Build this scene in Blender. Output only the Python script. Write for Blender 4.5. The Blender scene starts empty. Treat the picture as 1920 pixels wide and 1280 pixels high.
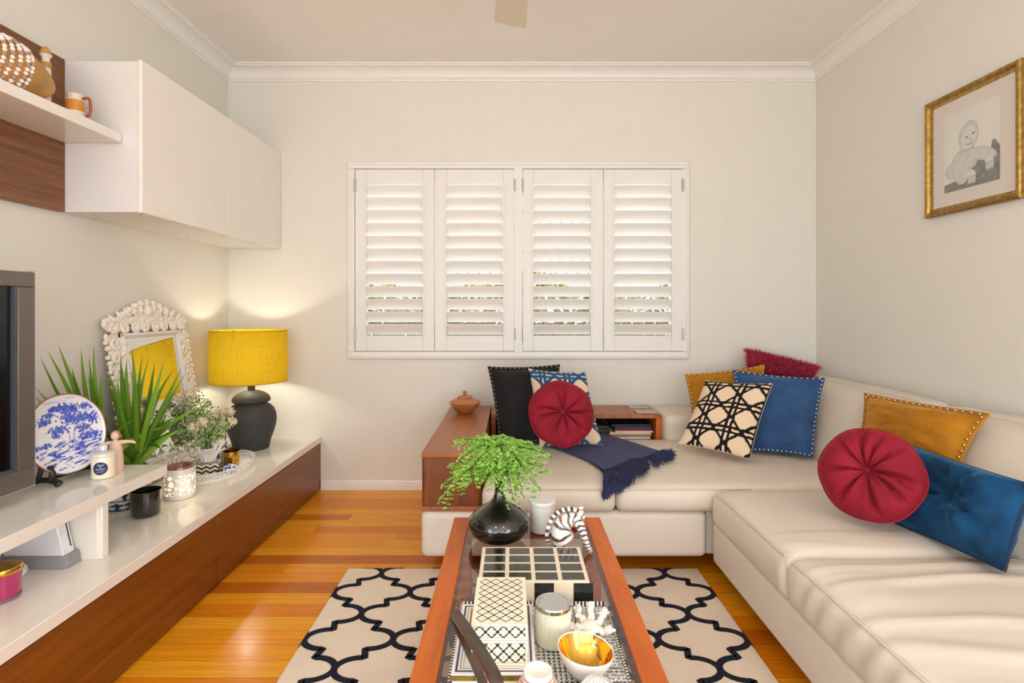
import bpy, math, random
from mathutils import Vector, noise, Matrix
R = random.Random(7)
PI = math.pi
SC = bpy.context.scene

# ---------------------------------------------------------------- camera, world, light
CH = 1.15                                   # camera height (m)
cam_d = bpy.data.cameras.new('camera')
cam_d.sensor_width = 36.0; cam_d.lens = 18.75; cam_d.shift_y = -60.0/1920.0
cam_d.clip_start = 0.02; cam_d.clip_end = 100
cam = bpy.data.objects.new('camera', cam_d); SC.collection.objects.link(cam)
cam.location = (0, 0, CH); cam.rotation_euler = (PI/2, 0, 0)
SC.camera = cam
world = bpy.data.worlds.new('world'); SC.world = world; world.use_nodes = True
bg = world.node_tree.nodes['Background']; bg.inputs[0].default_value = (0.86, 0.93, 1.0, 1); bg.inputs[1].default_value = 1.7
SC.view_settings.view_transform = 'Standard'; SC.view_settings.look = 'None'
SC.view_settings.gamma = 1.0; SC.view_settings.use_curve_mapping = False
SC.view_settings.exposure = 0.02
SC.cycles.use_denoising = True
SC.cycles.max_bounces = 9; SC.cycles.diffuse_bounces = 6; SC.cycles.glossy_bounces = 5; SC.cycles.transmission_bounces = 6
SC.cycles.sample_clamp_indirect = 4.0
SC.cycles.caustics_reflective = False; SC.cycles.caustics_refractive = False

def area_light(name, loc, rot, sx, sy, power, col):
    l = bpy.data.lights.new(name, 'AREA'); l.shape = 'RECTANGLE'; l.size = sx; l.size_y = sy
    l.energy = power; l.color = col
    o = bpy.data.objects.new(name, l); SC.collection.objects.link(o); o.location = loc; o.rotation_euler = rot
    return o
# unseen area lights added behind the camera; side pair brightens the side walls
area_light('rear_fill', (0.1, -2.95, 1.3), (PI/2+.55, 0, 0), 3.3, 2.2, 78, (0.90, 0.985, 1.03))
area_light('side_fill_left', (-1.86, -1.5, 1.35), (PI/2+.25, 0, -PI/2), 2.0, 1.9, 62, (0.90, 0.985, 1.03))
area_light('side_fill_right', (1.99, -1.5, 1.35), (PI/2+.25, 0, PI/2), 2.0, 1.9, 62, (0.90, 0.985, 1.03))
# daylight on the shuttered window
area_light('daylight_window', (0.04, 3.95, 1.75), (-PI/2+0.35, 0, 0), 2.3, 1.6, 24, (0.93, 0.97, 1.0))
# two unseen spots added under the ceiling to brighten floor and table
def spot(name, loc, power, col, rad=0.06, blend=1.0, size=2.6):
    l = bpy.data.lights.new(name, 'SPOT'); l.energy = power; l.color = col; l.shadow_soft_size = rad; l.spot_size = size; l.spot_blend = blend
    o = bpy.data.objects.new(name, l); SC.collection.objects.link(o); o.location = loc; return o
spot('ceiling_downlight', (-0.55, -0.35, 2.66), 30, (1.0, 0.98, 0.95))
spot('fill_spot_b', (0.75, -0.35, 2.66), 30, (1.0, 0.98, 0.95))

# ---------------------------------------------------------------- helpers
def P(px, py, Y):
    return Vector(((px-960)/1000*Y, Y, CH-(py-580)/1000*Y))
def G(px, py, z):
    Y = (CH-z)*1000/(py-580)
    return P(px, py, Y)
def lin(c):
    return tuple(((v/255)/12.92 if v/255 <= 0.04045 else ((v/255+0.055)/1.055)**2.4) for v in c)
def mix3(a, b, t):
    return tuple(a[i]*(1-t)+b[i]*t for i in range(3))

class MB:
    def __init__(s): s.v = []; s.f = []; s.m = []; s.c = []; s.col = (1, 1, 1)
    def vert(s, p, c=None):
        s.v.append(tuple(p)); s.c.append(c if c else s.col); return len(s.v)-1
    def face(s, idx, m=0): s.f.append(tuple(idx)); s.m.append(m)
    def box(s, x0, x1, y0, y1, z0, z1, m=0):
        i = [s.vert((x, y, z)) for z in (z0, z1) for y in (y0, y1) for x in (x0, x1)]
        for q in ((0, 2, 3, 1), (4, 5, 7, 6), (0, 1, 5, 4), (2, 6, 7, 3), (0, 4, 6, 2), (1, 3, 7, 5)):
            s.face([i[k] for k in q], m)
        return s
    def obox(s, o, ax, ay, az, m=0):          # oriented box: corner o, three edge vectors
        i = [s.vert(o+ax*a+ay*b+az*c) for c in (0, 1) for b in (0, 1) for a in (0, 1)]
        for q in ((0, 2, 3, 1), (4, 5, 7, 6), (0, 1, 5, 4), (2, 6, 7, 3), (0, 4, 6, 2), (1, 3, 7, 5)):
            s.face([i[k] for k in q], m)
        return s
    def grid(s, fn, nu, nv, m=0, col=None, closeu=False, mf=None):
        ids = []
        for j in range(nv+1):
            row = []
            for i in range(nu if closeu else nu+1):
                u, v = i/nu, j/nv
                row.append(s.vert(fn(u, v), col(u, v) if col else None))
            ids.append(row)
        for j in range(nv):
            for i in range(nu):
                i2 = (i+1) % nu if closeu else i+1
                s.face((ids[j][i], ids[j][i2], ids[j+1][i2], ids[j+1][i]), mf((i+.5)/nu, (j+.5)/nv) if mf else m)
        return ids
    def lathe(s, c, prof, seg=32, m=0, col=None, cap0=True, cap1=True, mf=None, axis=None):
        c = Vector(c)
        if axis is None: X, Y, Z = Vector((1, 0, 0)), Vector((0, 1, 0)), Vector((0, 0, 1))
        else:
            Z = Vector(axis).normalized(); X = Z.orthogonal().normalized(); Y = Z.cross(X)
        rows = []
        for k, (r, h) in enumerate(prof):
            cc = col(k/(len(prof)-1)) if col else None
            rows.append([s.vert(c+X*(r*math.cos(2*PI*i/seg))+Y*(r*math.sin(2*PI*i/seg))+Z*h, cc) for i in range(seg)])
        for k in range(len(rows)-1):
            for i in range(seg):
                j = (i+1) % seg
                s.face((rows[k][i], rows[k][j], rows[k+1][j], rows[k+1][i]), mf(k) if mf else m)
        if cap0: s.face(list(reversed(rows[0])), mf(0) if mf else m)
        if cap1: s.face(rows[-1], mf(len(rows)-2) if mf else m)
        return s
    def tube(s, pts, rad, seg=8, m=0, cols=None, flat=1.0, up=None):
        pts = [Vector(p) for p in pts]; n = len(pts)
        if not isinstance(rad, (list, tuple)): rad = [rad]*n
        rows = []; prev = None
        for k in range(n):
            t = (pts[min(k+1, n-1)]-pts[max(k-1, 0)])
            t = t.normalized() if t.length > 1e-9 else Vector((0, 0, 1))
            if prev is None:
                a = (Vector(up)-t*t.dot(Vector(up))).normalized() if up else t.orthogonal().normalized()
            else:
                a = prev-t*t.dot(prev); a = a.normalized() if a.length > 1e-6 else t.orthogonal().normalized()
            prev = a; b = t.cross(a)
            rows.append([s.vert(pts[k]+a*(rad[k]*math.cos(2*PI*i/seg))+b*(rad[k]*flat*math.sin(2*PI*i/seg)), cols(k/(n-1), i/seg) if cols else None) for i in range(seg)])
        for k in range(n-1):
            for i in range(seg):
                j = (i+1) % seg
                s.face((rows[k][i], rows[k][j], rows[k+1][j], rows[k+1][i]), m)
        s.face(list(reversed(rows[0])), m); s.face(rows[-1], m)
        return s
    def ball(s, c, r, seg=12, rings=8, m=0, sx=1, sy=1, sz=1, col=None):
        c = Vector(c); rows = []
        top = s.vert(c+Vector((0, 0, r*sz)), col); bot = s.vert(c-Vector((0, 0, r*sz)), col)
        for k in range(1, rings):
            a = PI*k/rings
            rows.append([s.vert(c+Vector((r*sx*math.sin(a)*math.cos(2*PI*i/seg), r*sy*math.sin(a)*math.sin(2*PI*i/seg), r*sz*math.cos(a))), col) for i in range(seg)])
        for i in range(seg):
            j = (i+1) % seg
            s.face((top, rows[0][i], rows[0][j]), m); s.face((bot, rows[-1][j], rows[-1][i]), m)
            for k in range(rings-2):
                s.face((rows[k][i], rows[k+1][i], rows[k+1][j], rows[k][j]), m)
        return s
    def build(s, name, mats, parent=None, smooth=True, ang=35, bevel=0, bseg=2, solid=0, sub=0, label=None, cat=None, group=None, kind=None, merge=False):
        me = bpy.data.meshes.new(name)
        if parent is not None: o0 = Vector(parent.get('_o', parent.location)) if False else PO[parent.name]
        else:
            xs = [p[0] for p in s.v]; ys = [p[1] for p in s.v]; zs = [p[2] for p in s.v]
            o0 = Vector(((min(xs)+max(xs))/2, (min(ys)+max(ys))/2, min(zs)))
        me.from_pydata([(p[0]-o0.x, p[1]-o0.y, p[2]-o0.z) for p in s.v], [], s.f)
        if not isinstance(mats, (list, tuple)): mats = [mats]
        for mt in mats: me.materials.append(mt)
        me.polygons.foreach_set('material_index', s.m)
        ca = me.color_attributes.new('Col', 'FLOAT_COLOR', 'POINT')
        flat = []
        for c in s.c: flat.extend((c[0], c[1], c[2], 1.0))
        ca.data.foreach_set('color', flat)
        me.update()
        if smooth:
            me.shade_smooth(); me.set_sharp_from_angle(angle=math.radians(ang))
        o = bpy.data.objects.new(name, me); SC.collection.objects.link(o)
        PO[o.name] = o0
        if parent is not None: o.parent = parent; o.location = o0-PO[parent.name]
        else: o.location = o0
        if bevel:
            b = o.modifiers.new('bevel', 'BEVEL'); b.width = bevel; b.segments = bseg; b.limit_method = 'ANGLE'; b.angle_limit = math.radians(40)
            b.harden_normals = False
        if sub:
            b = o.modifiers.new('sub', 'SUBSURF'); b.levels = sub; b.render_levels = sub
        if solid:
            b = o.modifiers.new('solid', 'SOLIDIFY'); b.thickness = solid; b.offset = 0
        return tag(o, label, cat, group, kind)
PO = {}
def tag(o, label=None, cat=None, group=None, kind=None):
    if label: o['label'] = label
    if cat: o['category'] = cat
    if group: o['group'] = group
    if kind: o['kind'] = kind
    return o
def thing(name, loc, label, cat, group=None):
    o = bpy.data.objects.new(name, None); SC.collection.objects.link(o); o.location = loc; o.empty_display_size = 0.05
    PO[o.name] = Vector(loc)
    return tag(o, label, cat, group)
def cat_rom(pts, n):
    pts = [Vector(p) for p in pts]; out = []
    m = len(pts)-1
    for k in range(n+1):
        t = k/n*m; i = min(int(t), m-1); f = t-i
        p0 = pts[max(i-1, 0)]; p1 = pts[i]; p2 = pts[i+1]; p3 = pts[min(i+2, m)]
        out.append(0.5*((2*p1)+(p2-p0)*f+(2*p0-5*p1+4*p2-p3)*f*f+(3*p1-p0-3*p2+p3)*f**3))
    return out
def nz(x, y, z=0.0, s=1.0): return noise.noise(Vector((x*s, y*s, z*s)))

# ---------------------------------------------------------------- materials
def newmat(name):
    m = bpy.data.materials.new(name); m.use_nodes = True
    nt = m.node_tree; b = nt.nodes['Principled BSDF']; return m, nt, b
def add_bump(nt, b, scale, strength, dist=0.01, vec_scale=None, detail=3):
    tc = nt.nodes.new('ShaderNodeTexCoord'); n = nt.nodes.new('ShaderNodeTexNoise'); n.inputs['Scale'].default_value = scale; n.inputs['Detail'].default_value = detail
    if vec_scale:
        mp = nt.nodes.new('ShaderNodeMapping'); mp.inputs['Scale'].default_value = vec_scale
        nt.links.new(tc.outputs['Object'], mp.inputs[0]); nt.links.new(mp.outputs[0], n.inputs['Vector'])
    else: nt.links.new(tc.outputs['Object'], n.inputs['Vector'])
    bp = nt.nodes.new('ShaderNodeBump'); bp.inputs['Strength'].default_value = strength; bp.inputs['Distance'].default_value = dist
    nt.links.new(n.outputs[0], bp.inputs['Height']); nt.links.new(bp.outputs[0], b.inputs['Normal'])
    return n
def mat(name, col, rough=0.5, metal=0.0, spec=0.5, coat=0.0, sheen=0.0, bump=None, attr=False, trans=0.0, emis=0.0, ecol=None, alpha=1.0, ior=1.45, sheencol=None, vary=0.0, vscale=8):
    m, nt, b = newmat(name)
    c = lin(col)
    b.inputs['Base Color'].default_value = (*c, 1); b.inputs['Roughness'].default_value = rough
    b.inputs['Metallic'].default_value = metal; b.inputs['Specular IOR Level'].default_value = spec
    b.inputs['Coat Weight'].default_value = coat; b.inputs['Coat Roughness'].default_value = 0.05
    b.inputs['Sheen Weight'].default_value = sheen; b.inputs['Sheen Roughness'].default_value = 0.35
    if sheencol: b.inputs['Sheen Tint'].default_value = (*lin(sheencol), 1)
    b.inputs['Transmission Weight'].default_value = trans; b.inputs['IOR'].default_value = ior; b.inputs['Alpha'].default_value = alpha
    if emis: b.inputs['Emission Color'].default_value = (*lin(ecol or col), 1); b.inputs['Emission Strength'].default_value = emis
    if attr:
        a = nt.nodes.new('ShaderNodeVertexColor'); a.layer_name = 'Col'; nt.links.new(a.outputs[0], b.inputs['Base Color'])
    else:
        n = nt.nodes.new('ShaderNodeTexNoise'); n.inputs['Scale'].default_value = vscale; n.inputs['Detail'].default_value = 4
        tc = nt.nodes.new('ShaderNodeTexCoord'); nt.links.new(tc.outputs['Object'], n.inputs['Vector'])
        rp = nt.nodes.new('ShaderNodeValToRGB'); v = max(vary, 0.012)
        rp.color_ramp.elements[0].position = 0.3; rp.color_ramp.elements[1].position = 0.7
        rp.color_ramp.elements[0].color = (*[x*(1-v) for x in c], 1); rp.color_ramp.elements[1].color = (*[min(1, x*(1+v)) for x in c], 1)
        nt.links.new(n.outputs[0], rp.inputs[0]); nt.links.new(rp.outputs[0], b.inputs['Base Color'])
    if bump: add_bump(nt, b, *bump)
    return m
def wood(name, c1, c2, vec, rough=0.35, coat=0.0, scale=6, c3=None):
    m, nt, b = newmat(name)
    tc = nt.nodes.new('ShaderNodeTexCoord'); mp = nt.nodes.new('ShaderNodeMapping'); mp.inputs['Scale'].default_value = vec
    n = nt.nodes.new('ShaderNodeTexNoise'); n.inputs['Scale'].default_value = scale; n.inputs['Detail'].default_value = 6; n.inputs['Roughness'].default_value = 0.65; n.inputs['Distortion'].default_value = 0.6
    rp = nt.nodes.new('ShaderNodeValToRGB')
    rp.color_ramp.elements[0].position = 0.32; rp.color_ramp.elements[1].position = 0.68
    rp.color_ramp.elements[0].color = (*lin(c1), 1); rp.color_ramp.elements[1].color = (*lin(c2), 1)
    nt.links.new(tc.outputs['Object'], mp.inputs[0]); nt.links.new(mp.outputs[0], n.inputs['Vector'])
    nt.links.new(n.outputs[0], rp.inputs[0]); nt.links.new(rp.outputs[0], b.inputs['Base Color'])
    b.inputs['Roughness'].default_value = rough; b.inputs['Coat Weight'].default_value = coat; b.inputs['Coat Roughness'].default_value = 0.08
    return m

def floor_mat():
    m, nt, b = newmat('floor_boards'); L = nt.links.new
    tc = nt.nodes.new('ShaderNodeTexCoord'); sp = nt.nodes.new('ShaderNodeSeparateXYZ'); L(tc.outputs['Object'], sp.inputs[0])
    def math_(op, a, bb=None):
        n = nt.nodes.new('ShaderNodeMath'); n.operation = op
        if isinstance(a, (int, float)): n.inputs[0].default_value = a
        else: L(a, n.inputs[0])
        if bb is not None:
            if isinstance(bb, (int, float)): n.inputs[1].default_value = bb
            else: L(bb, n.inputs[1])
        return n.outputs[0]
    yb = math_('DIVIDE', sp.outputs[1], 0.083); row = math_('FLOOR', yb)
    w1 = nt.nodes.new('ShaderNodeTexWhiteNoise'); w1.noise_dimensions = '1D'; L(row, w1.inputs['W'])
    xo = math_('ADD', math_('DIVIDE', sp.outputs[0], 1.9), math_('MULTIPLY', w1.outputs[0], 7.0))
    colm = math_('FLOOR', xo)
    w2 = nt.nodes.new('ShaderNodeTexWhiteNoise'); w2.noise_dimensions = '2D'
    cb = nt.nodes.new('ShaderNodeCombineXYZ'); L(row, cb.inputs[0]); L(colm, cb.inputs[1]); L(cb.outputs[0], w2.inputs['Vector'])
    rp = nt.nodes.new('ShaderNodeValToRGB'); e = rp.color_ramp.elements
    e[0].position = 0.0; e[0].color = (*lin((190, 102, 8)), 1); e[1].position = 1.0; e[1].color = (*lin((244, 172, 34)), 1)
    x = e.new(0.3); x.color = (*lin((226, 134, 12)), 1); x = e.new(0.6); x.color = (*lin((242, 160, 24)), 1)
    L(w2.outputs[0], rp.inputs[0])
    mp = nt.nodes.new('ShaderNodeMapping'); mp.inputs['Scale'].default_value = (1.2, 45, 1); L(tc.outputs['Object'], mp.inputs[0])
    n = nt.nodes.new('ShaderNodeTexNoise'); n.inputs['Scale'].default_value = 2.6; n.inputs['Detail'].default_value = 7; n.inputs['Roughness'].default_value = .7; L(mp.outputs[0], n.inputs['Vector'])
    r2 = nt.nodes.new('ShaderNodeValToRGB'); r2.color_ramp.elements[0].position = .3; r2.color_ramp.elements[1].position = .7
    r2.color_ramp.elements[0].color = (.62, .55, .5, 1); r2.color_ramp.elements[1].color = (1.08, 1.05, 1.0, 1); L(n.outputs[0], r2.inputs[0])
    mx = nt.nodes.new('ShaderNodeMix'); mx.data_type = 'RGBA'; mx.blend_type = 'MULTIPLY'; mx.inputs[0].default_value = 0.75
    L(rp.outputs[0], mx.inputs[6]); L(r2.outputs[0], mx.inputs[7])
    fr = math_('FRACT', yb); d = math_('ABSOLUTE', math_('SUBTRACT', fr, 0.5)); line = math_('GREATER_THAN', d, 0.488)
    mx2 = nt.nodes.new('ShaderNodeMix'); mx2.data_type = 'RGBA'; L(math_('MULTIPLY', line, 0.55), mx2.inputs[0]); L(mx.outputs[2], mx2.inputs[6]); mx2.inputs[7].default_value = (*lin((70, 34, 12)), 1)
    L(mx2.outputs[2], b.inputs['Base Color'])
    b.inputs['Roughness'].default_value = 0.24; b.inputs['Specular IOR Level'].default_value = .25; b.inputs['Coat Weight'].default_value = 0.04; b.inputs['Coat Roughness'].default_value = 0.1
    return m

M = {}
def pane_mat(name, tint, strength, power=4.0, base=.04):
    gm, nt, bb_ = newmat(name); g1 = nt.nodes.new('ShaderNodeBsdfTransparent'); g1.inputs[0].default_value = (*tint, 1); g2 = nt.nodes.new('ShaderNodeBsdfGlossy'); g2.inputs['Roughness'].default_value = .02
    lw = nt.nodes.new('ShaderNodeLayerWeight'); lw.inputs[0].default_value = .5; mxs = nt.nodes.new('ShaderNodeMixShader')
    pw = nt.nodes.new('ShaderNodeMath'); pw.operation = 'POWER'; pw.inputs[1].default_value = power; mu = nt.nodes.new('ShaderNodeMath'); mu.operation = 'MULTIPLY_ADD'; mu.inputs[1].default_value = strength; mu.inputs[2].default_value = base
    nt.links.new(lw.outputs['Facing'], pw.inputs[0]); nt.links.new(pw.outputs[0], mu.inputs[0]); nt.links.new(mu.outputs[0], mxs.inputs[0])
    nt.links.new(g1.outputs[0], mxs.inputs[1]); nt.links.new(g2.outputs[0], mxs.inputs[2]); nt.links.new(mxs.outputs[0], nt.nodes['Material Output'].inputs[0])
    return gm
M['wall'] = mat('wall_paint', (223, 219, 210), 0.75, spec=.2, bump=(120, .03, .002))
M['ceil'] = mat('ceiling_paint', (234, 232, 227), 0.8, spec=.15)
M['trim'] = mat('trim_paint', (232, 229, 224), 0.4, spec=.4)
M['shut'] = mat('shutter_paint', (230, 227, 221), 0.35, spec=.4)
M['floor'] = floor_mat()
M['gloss'] = mat('white_lacquer', (235, 230, 222), 0.09, spec=.5, coat=.4)
M['slab'] = mat('white_satin_lacquer', (233, 227, 218), 0.13, spec=.45, coat=.2)
M['carc'] = mat('white_laminate', (222, 219, 216), 0.3)
M['wal_p'] = wood('walnut_panel', (92, 54, 26), (140, 90, 50), (3, 0.5, 14), .35, 0, 3.2)
M['wal_d'] = wood('stained_drawer_veneer', (104, 52, 8), (136, 76, 20), (3, 0.35, 12), .32, .1, 5)
M['wal_s'] = wood('walnut_side_cabinet', (92, 42, 10), (136, 72, 26), (7, 1.6, .9), .38, 0, 3.4)
M['wal_t'] = wood('walnut_top_veneer', (140, 78, 38), (176, 108, 60), (9, .7, 4), .36, 0, 3.4)
M['cherry'] = wood('cherry_table_frame', (176, 82, 14), (210, 108, 26), (6, .8, 4), .42, 0, 3)
M['cherryx'] = wood('cherry_table_crossrail', (172, 80, 14), (206, 106, 26), (.8, 6, 4), .42, 0, 3)
M['shelfw'] = wood('dark_table_shelf', (62, 40, 28), (92, 62, 46), (5, .6, 3), .4, 0, 4)
M['black'] = mat('black_paint', (22, 21, 22), .45)
M['steel'] = mat('steel', (170, 168, 165), .3, metal=1)
M['attr'] = mat('painted_ceramic', (255, 255, 255), .16, attr=True, coat=.5)
M['attrm'] = mat('painted_matte', (255, 255, 255), .7, attr=True, spec=.3)
M['leaf'] = mat('leaf', (255, 255, 255), .45, attr=True, spec=.35)
M['white'] = mat('white_ceramic', (236, 232, 226), .2, coat=.4)
M['whitem'] = mat('white_matte', (234, 228, 222), .45)
M['glass'] = mat('clear_glass', (250, 250, 250), .02, trans=1.0)
M['gold'] = mat('gold_gilt', (222, 172, 70), .12, metal=1)
M['goldr'] = mat('aged_gold_leaf', (170, 135, 70), .38, metal=.85, vary=.35, vscale=60)
M['silver'] = mat('silver_lid', (205, 208, 210), .16, metal=1)
# ---------------------------------------------------------------- the room
XL, XR, YB, YF, H = -1.814, 1.944, 3.41, -3.0, 2.69
T = 0.12
MB().box(XL-T, XR+T, YF-T, YB+T+.1, -0.1, 0).build('floor', M['floor'], kind='structure', smooth=False)
MB().box(XL-T, XR+T, YF-T, YB+T+.1, H, H+.1).build('ceiling', M['ceil'], kind='structure', smooth=False)
b = MB(); b.box(XL-T, XL, -.5, YB, 0, H); b.box(XL-T, XL, YF, -2.5, 0, H); b.box(XL-T, XL, -2.5, -.5, 0, .4); b.box(XL-T, XL, -2.5, -.5, 2.3, H)  # gap behind the camera made for the added left fill light
b.build('wall_left', M['wall'], kind='structure', smooth=False)
b = MB(); b.box(XR, XR+T, -.5, YB, 0, H); b.box(XR, XR+T, YF, -2.5, 0, H); b.box(XR, XR+T, -2.5, -.5, 0, .4); b.box(XR, XR+T, -2.5, -.5, 2.3, H)  # opened likewise, out of view, for the added right fill light
b.build('wall_right', M['wall'], kind='structure', smooth=False)
WX0, WX1, WZ0, WZ1 = -1.0, 1.085, 0.885, 2.045
b = MB(); b.box(XL-T, WX0, YB, YB+.2, 0, H); b.box(WX1, XR+T, YB, YB+.2, 0, H); b.box(WX0, WX1, YB, YB+.2, 0, WZ0); b.box(WX0, WX1, YB, YB+.2, WZ1, H)
b.build('wall_back', M['wall'], kind='structure', smooth=False)
b = MB(); b.box(XL-T, -1.6, YF-T, YF, 0, H); b.box(1.75, XR+T, YF-T, YF, 0, H); b.box(-1.6, 1.75, YF-T, YF, 2.4, H)
b.build('wall_rear', M['wall'], kind='structure', smooth=False)

def cornice(name, a, bb, inward):
    # profile (out from wall, drop from ceiling)
    prof = [(0, .083), (.006, .083), (.008, .074), (.018, .068)]
    for k in range(9):
        t = k/8*PI/2
        prof.append((.082-.062*math.cos(t)*1.0, .016+.05*(1-math.sin(t))))
    prof += [(.086, .010), (.094, .008), (.094, 0)]
    a = Vector(a); bb = Vector(bb); n = Vector(inward); d = (bb-a).normalized()
    m = MB(); r0 = []; r1 = []
    for o_, z in prof:
        r0.append(m.vert(a+n*o_+d*o_+Vector((0, 0, -z)))); r1.append(m.vert(bb+n*o_-d*o_+Vector((0, 0, -z))))
    for k in range(len(prof)-1): m.face((r0[k], r1[k], r1[k+1], r0[k+1]))
    return m.build(name, M['trim'], kind='structure', ang=25)
cornice('trim_1', (XL, YB, H), (XR, YB, H), (0, -1, 0))
cornice('trim_2', (XL, YF, H), (XL, YB, H), (1, 0, 0))
cornice('trim_3', (XR, YF, H), (XR, YB, H), (-1, 0, 0))
def base(name, x0, x1):
    m = MB(); prof = [(0, 0), (.014, 0), (.014, .03), (.011, .036), (.011, .044), (.006, .056), (0, .060)]
    r0 = [m.vert((x0, YB-o_, z)) for o_, z in prof]; r1 = [m.vert((x1, YB-o_, z)) for o_, z in prof]
    for k in range(len(prof)-1): m.face((r0[k], r1[k], r1[k+1], r0[k+1]))
    m.build(name, M['trim'], kind='structure', ang=20)
base('baseboard_back', -1.217, XR)

# ---- window
M['pglass'] = pane_mat('picture_glass', (1, 1, 1), .35)
win = thing('window_1', (0.04, YB, 0.84), None, None); win['kind'] = 'structure'
X0, X1, Z0, Z1 = -1.047, 1.129, 0.836, 2.091
def ring(m, x0, x1, z0, z1, w, y0, y1):
    m.box(x0, x1, y0, y1, z0, z0+w); m.box(x0, x1, y0, y1, z1-w, z1); m.box(x0, x0+w, y0, y1, z0+w, z1-w); m.box(x1-w, x1, y0, y1, z0+w, z1-w)
m = MB(); ring(m, X0, X1, Z0, Z1, .046, YB-.022, YB)
m.build('window_frame', M['trim'], win, smooth=True, bevel=.006)
m = MB(); ring(m, X0+.014, X1-.014, Z0+.014, Z1-.014, .010, YB-.028, YB-.020)
m.box(.012, .066, YB-.026, YB+.02, Z0+.04, Z1-.04)
m.build('window_mullion', M['trim'], win, bevel=.003)
m = MB(); ring(m, WX0, WX1, WZ0, WZ1, .035, YB+.13, YB+.17); m.box(.02, .065, YB+.13, YB+.17, WZ0, WZ1)
m.build('window_sash', M['trim'], win, bevel=.003)
m = MB(); m.face([m.vert(p) for p in ((WX0+.03, YB+.15, WZ0+.03), (WX1-.03, YB+.15, WZ0+.03), (WX1-.03, YB+.15, WZ1-.03), (WX0+.03, YB+.15, WZ1-.03))])
m.build('pane', M['pglass'], win, smooth=False)

def shutter(x0, x1, lx0, lx1, ang, label, hinge_x, open_extra=0):
    t = thing('window_shutter', ((x0+x1)/2, YB-.01, Z0+.05), label, 'window shutter', 'white shutters across the back window')
    z0, z1 = Z0+.049, Z1-.05
    lz0, lz1 = 0.983, 1.945
    m = MB(); y0, y1 = YB-.020, YB+.012
    m.box(x0, lx0, y0, y1, z0, z1); m.box(lx1, x1, y0, y1, z0, z1)
    m.box(lx0, lx1, y0, y1, z0, lz0); m.box(lx0, lx1, y0, y1, lz1, z1)
    m.build('frame', M['shut'], t, bevel=.003)
    m = MB()
    for xa, xb in ((lx0-.014, lx0), (lx1, lx1+.014)): m.box(xa, xb, y0-.005, y0, lz0-.006, lz1+.006)
    m.build('bead', M['shut'], t, bevel=.002)
    m = MB(); n = 12; pitch = (lz1-lz0)/n
    for k in range(n):
        zc = lz0+pitch*(k+.5); a = math.radians(ang+R.uniform(-.6, .6)); hw = .0445
        ca, sa = math.cos(a), math.sin(a)
        # blade section: inner (room side) edge high, outer edge low
        ids = []
        for x in (lx0+.001, lx1-.001):
            row = []
            for q in range(14):
                th = 2*PI*q/14; cu, cv = hw*math.cos(th), .0055*math.sin(th)
                yy = YB-.002-cu*sa+cv*ca; zz = zc+cu*ca+cv*sa
                row.append(m.vert((x, yy, zz)))
            ids.append(row)
        for q in range(14):
            r = (q+1) % 14; m.face((ids[0][q], ids[0][r], ids[1][r], ids[1][q]))
        m.face(ids[0]); m.face(list(reversed(ids[1])))
    m.build('louvre_blades', M['shut'], t, ang=50)
    for hz in (.955, 1.90):
        m = MB()
        for k in range(3): m.lathe((hinge_x, YB-.027, hz+k*.026), [(.0042, 0), (.0042, .024)], 8)
        m.box(hinge_x-.009, hinge_x+.009, YB-.0245, YB-.021, hz, hz+.078)
        m.build('hinge', mat('hinge_grey', (190, 186, 180), .35, metal=.5), t)
    return t
def wx(px): return (px-960)/1000*YB
shutter(wx(667.5), wx(815), wx(688.5), wx(794), 38.5, 'leftmost white louvred shutter of the back window', wx(667))
shutter(wx(816), wx(964.5), wx(838), wx(943.5), 38.0, 'second louvred shutter from the left, hinged at the centre post', wx(965.5))
shutter(wx(980), wx(1130), wx(1000), wx(1106.5), 42.5, 'louvred shutter right of the centre post, its blades open widest', wx(979.5))
shutter(wx(1131), wx(1278.5), wx(1151), wx(1257), 40.0, 'rightmost white louvred shutter of the back window', wx(1278.5))
# diamond security screen outside the middle shutters
m = MB(); gx0, gx1 = -.60, .62; s_ = .075
k = -20
while k < 40:
    for sg in (1, -1):
        pts = []
        for z in (0.86, 2.07):
            x = gx0+k*s_+sg*(z-.86)*.55
            pts.append((x, z))
        (xa, za), (xb, zb) = pts
        # clip
        def clip(xa, za, xb, zb):
            if xa > xb: xa, za, xb, zb = xb, zb, xa, za
            if xb < gx0 or xa > gx1: return None
            if xa < gx0: za += (zb-za)*(gx0-xa)/(xb-xa); xa = gx0
            if xb > gx1: zb = za+(zb-za)*(gx1-xa)/(xb-xa); xb = gx1
            return xa, za, xb, zb
        c = clip(xa, za, xb, zb)
        if c: m.tube([(c[0], YB+.26, c[1]), (c[2], YB+.26, c[3])], .0022, 4)
    k += 1
ring(m, gx0, gx1, .86, 2.07, .02, YB+.25, YB+.27)
m.build('security_screen', M['black'], win)
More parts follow.
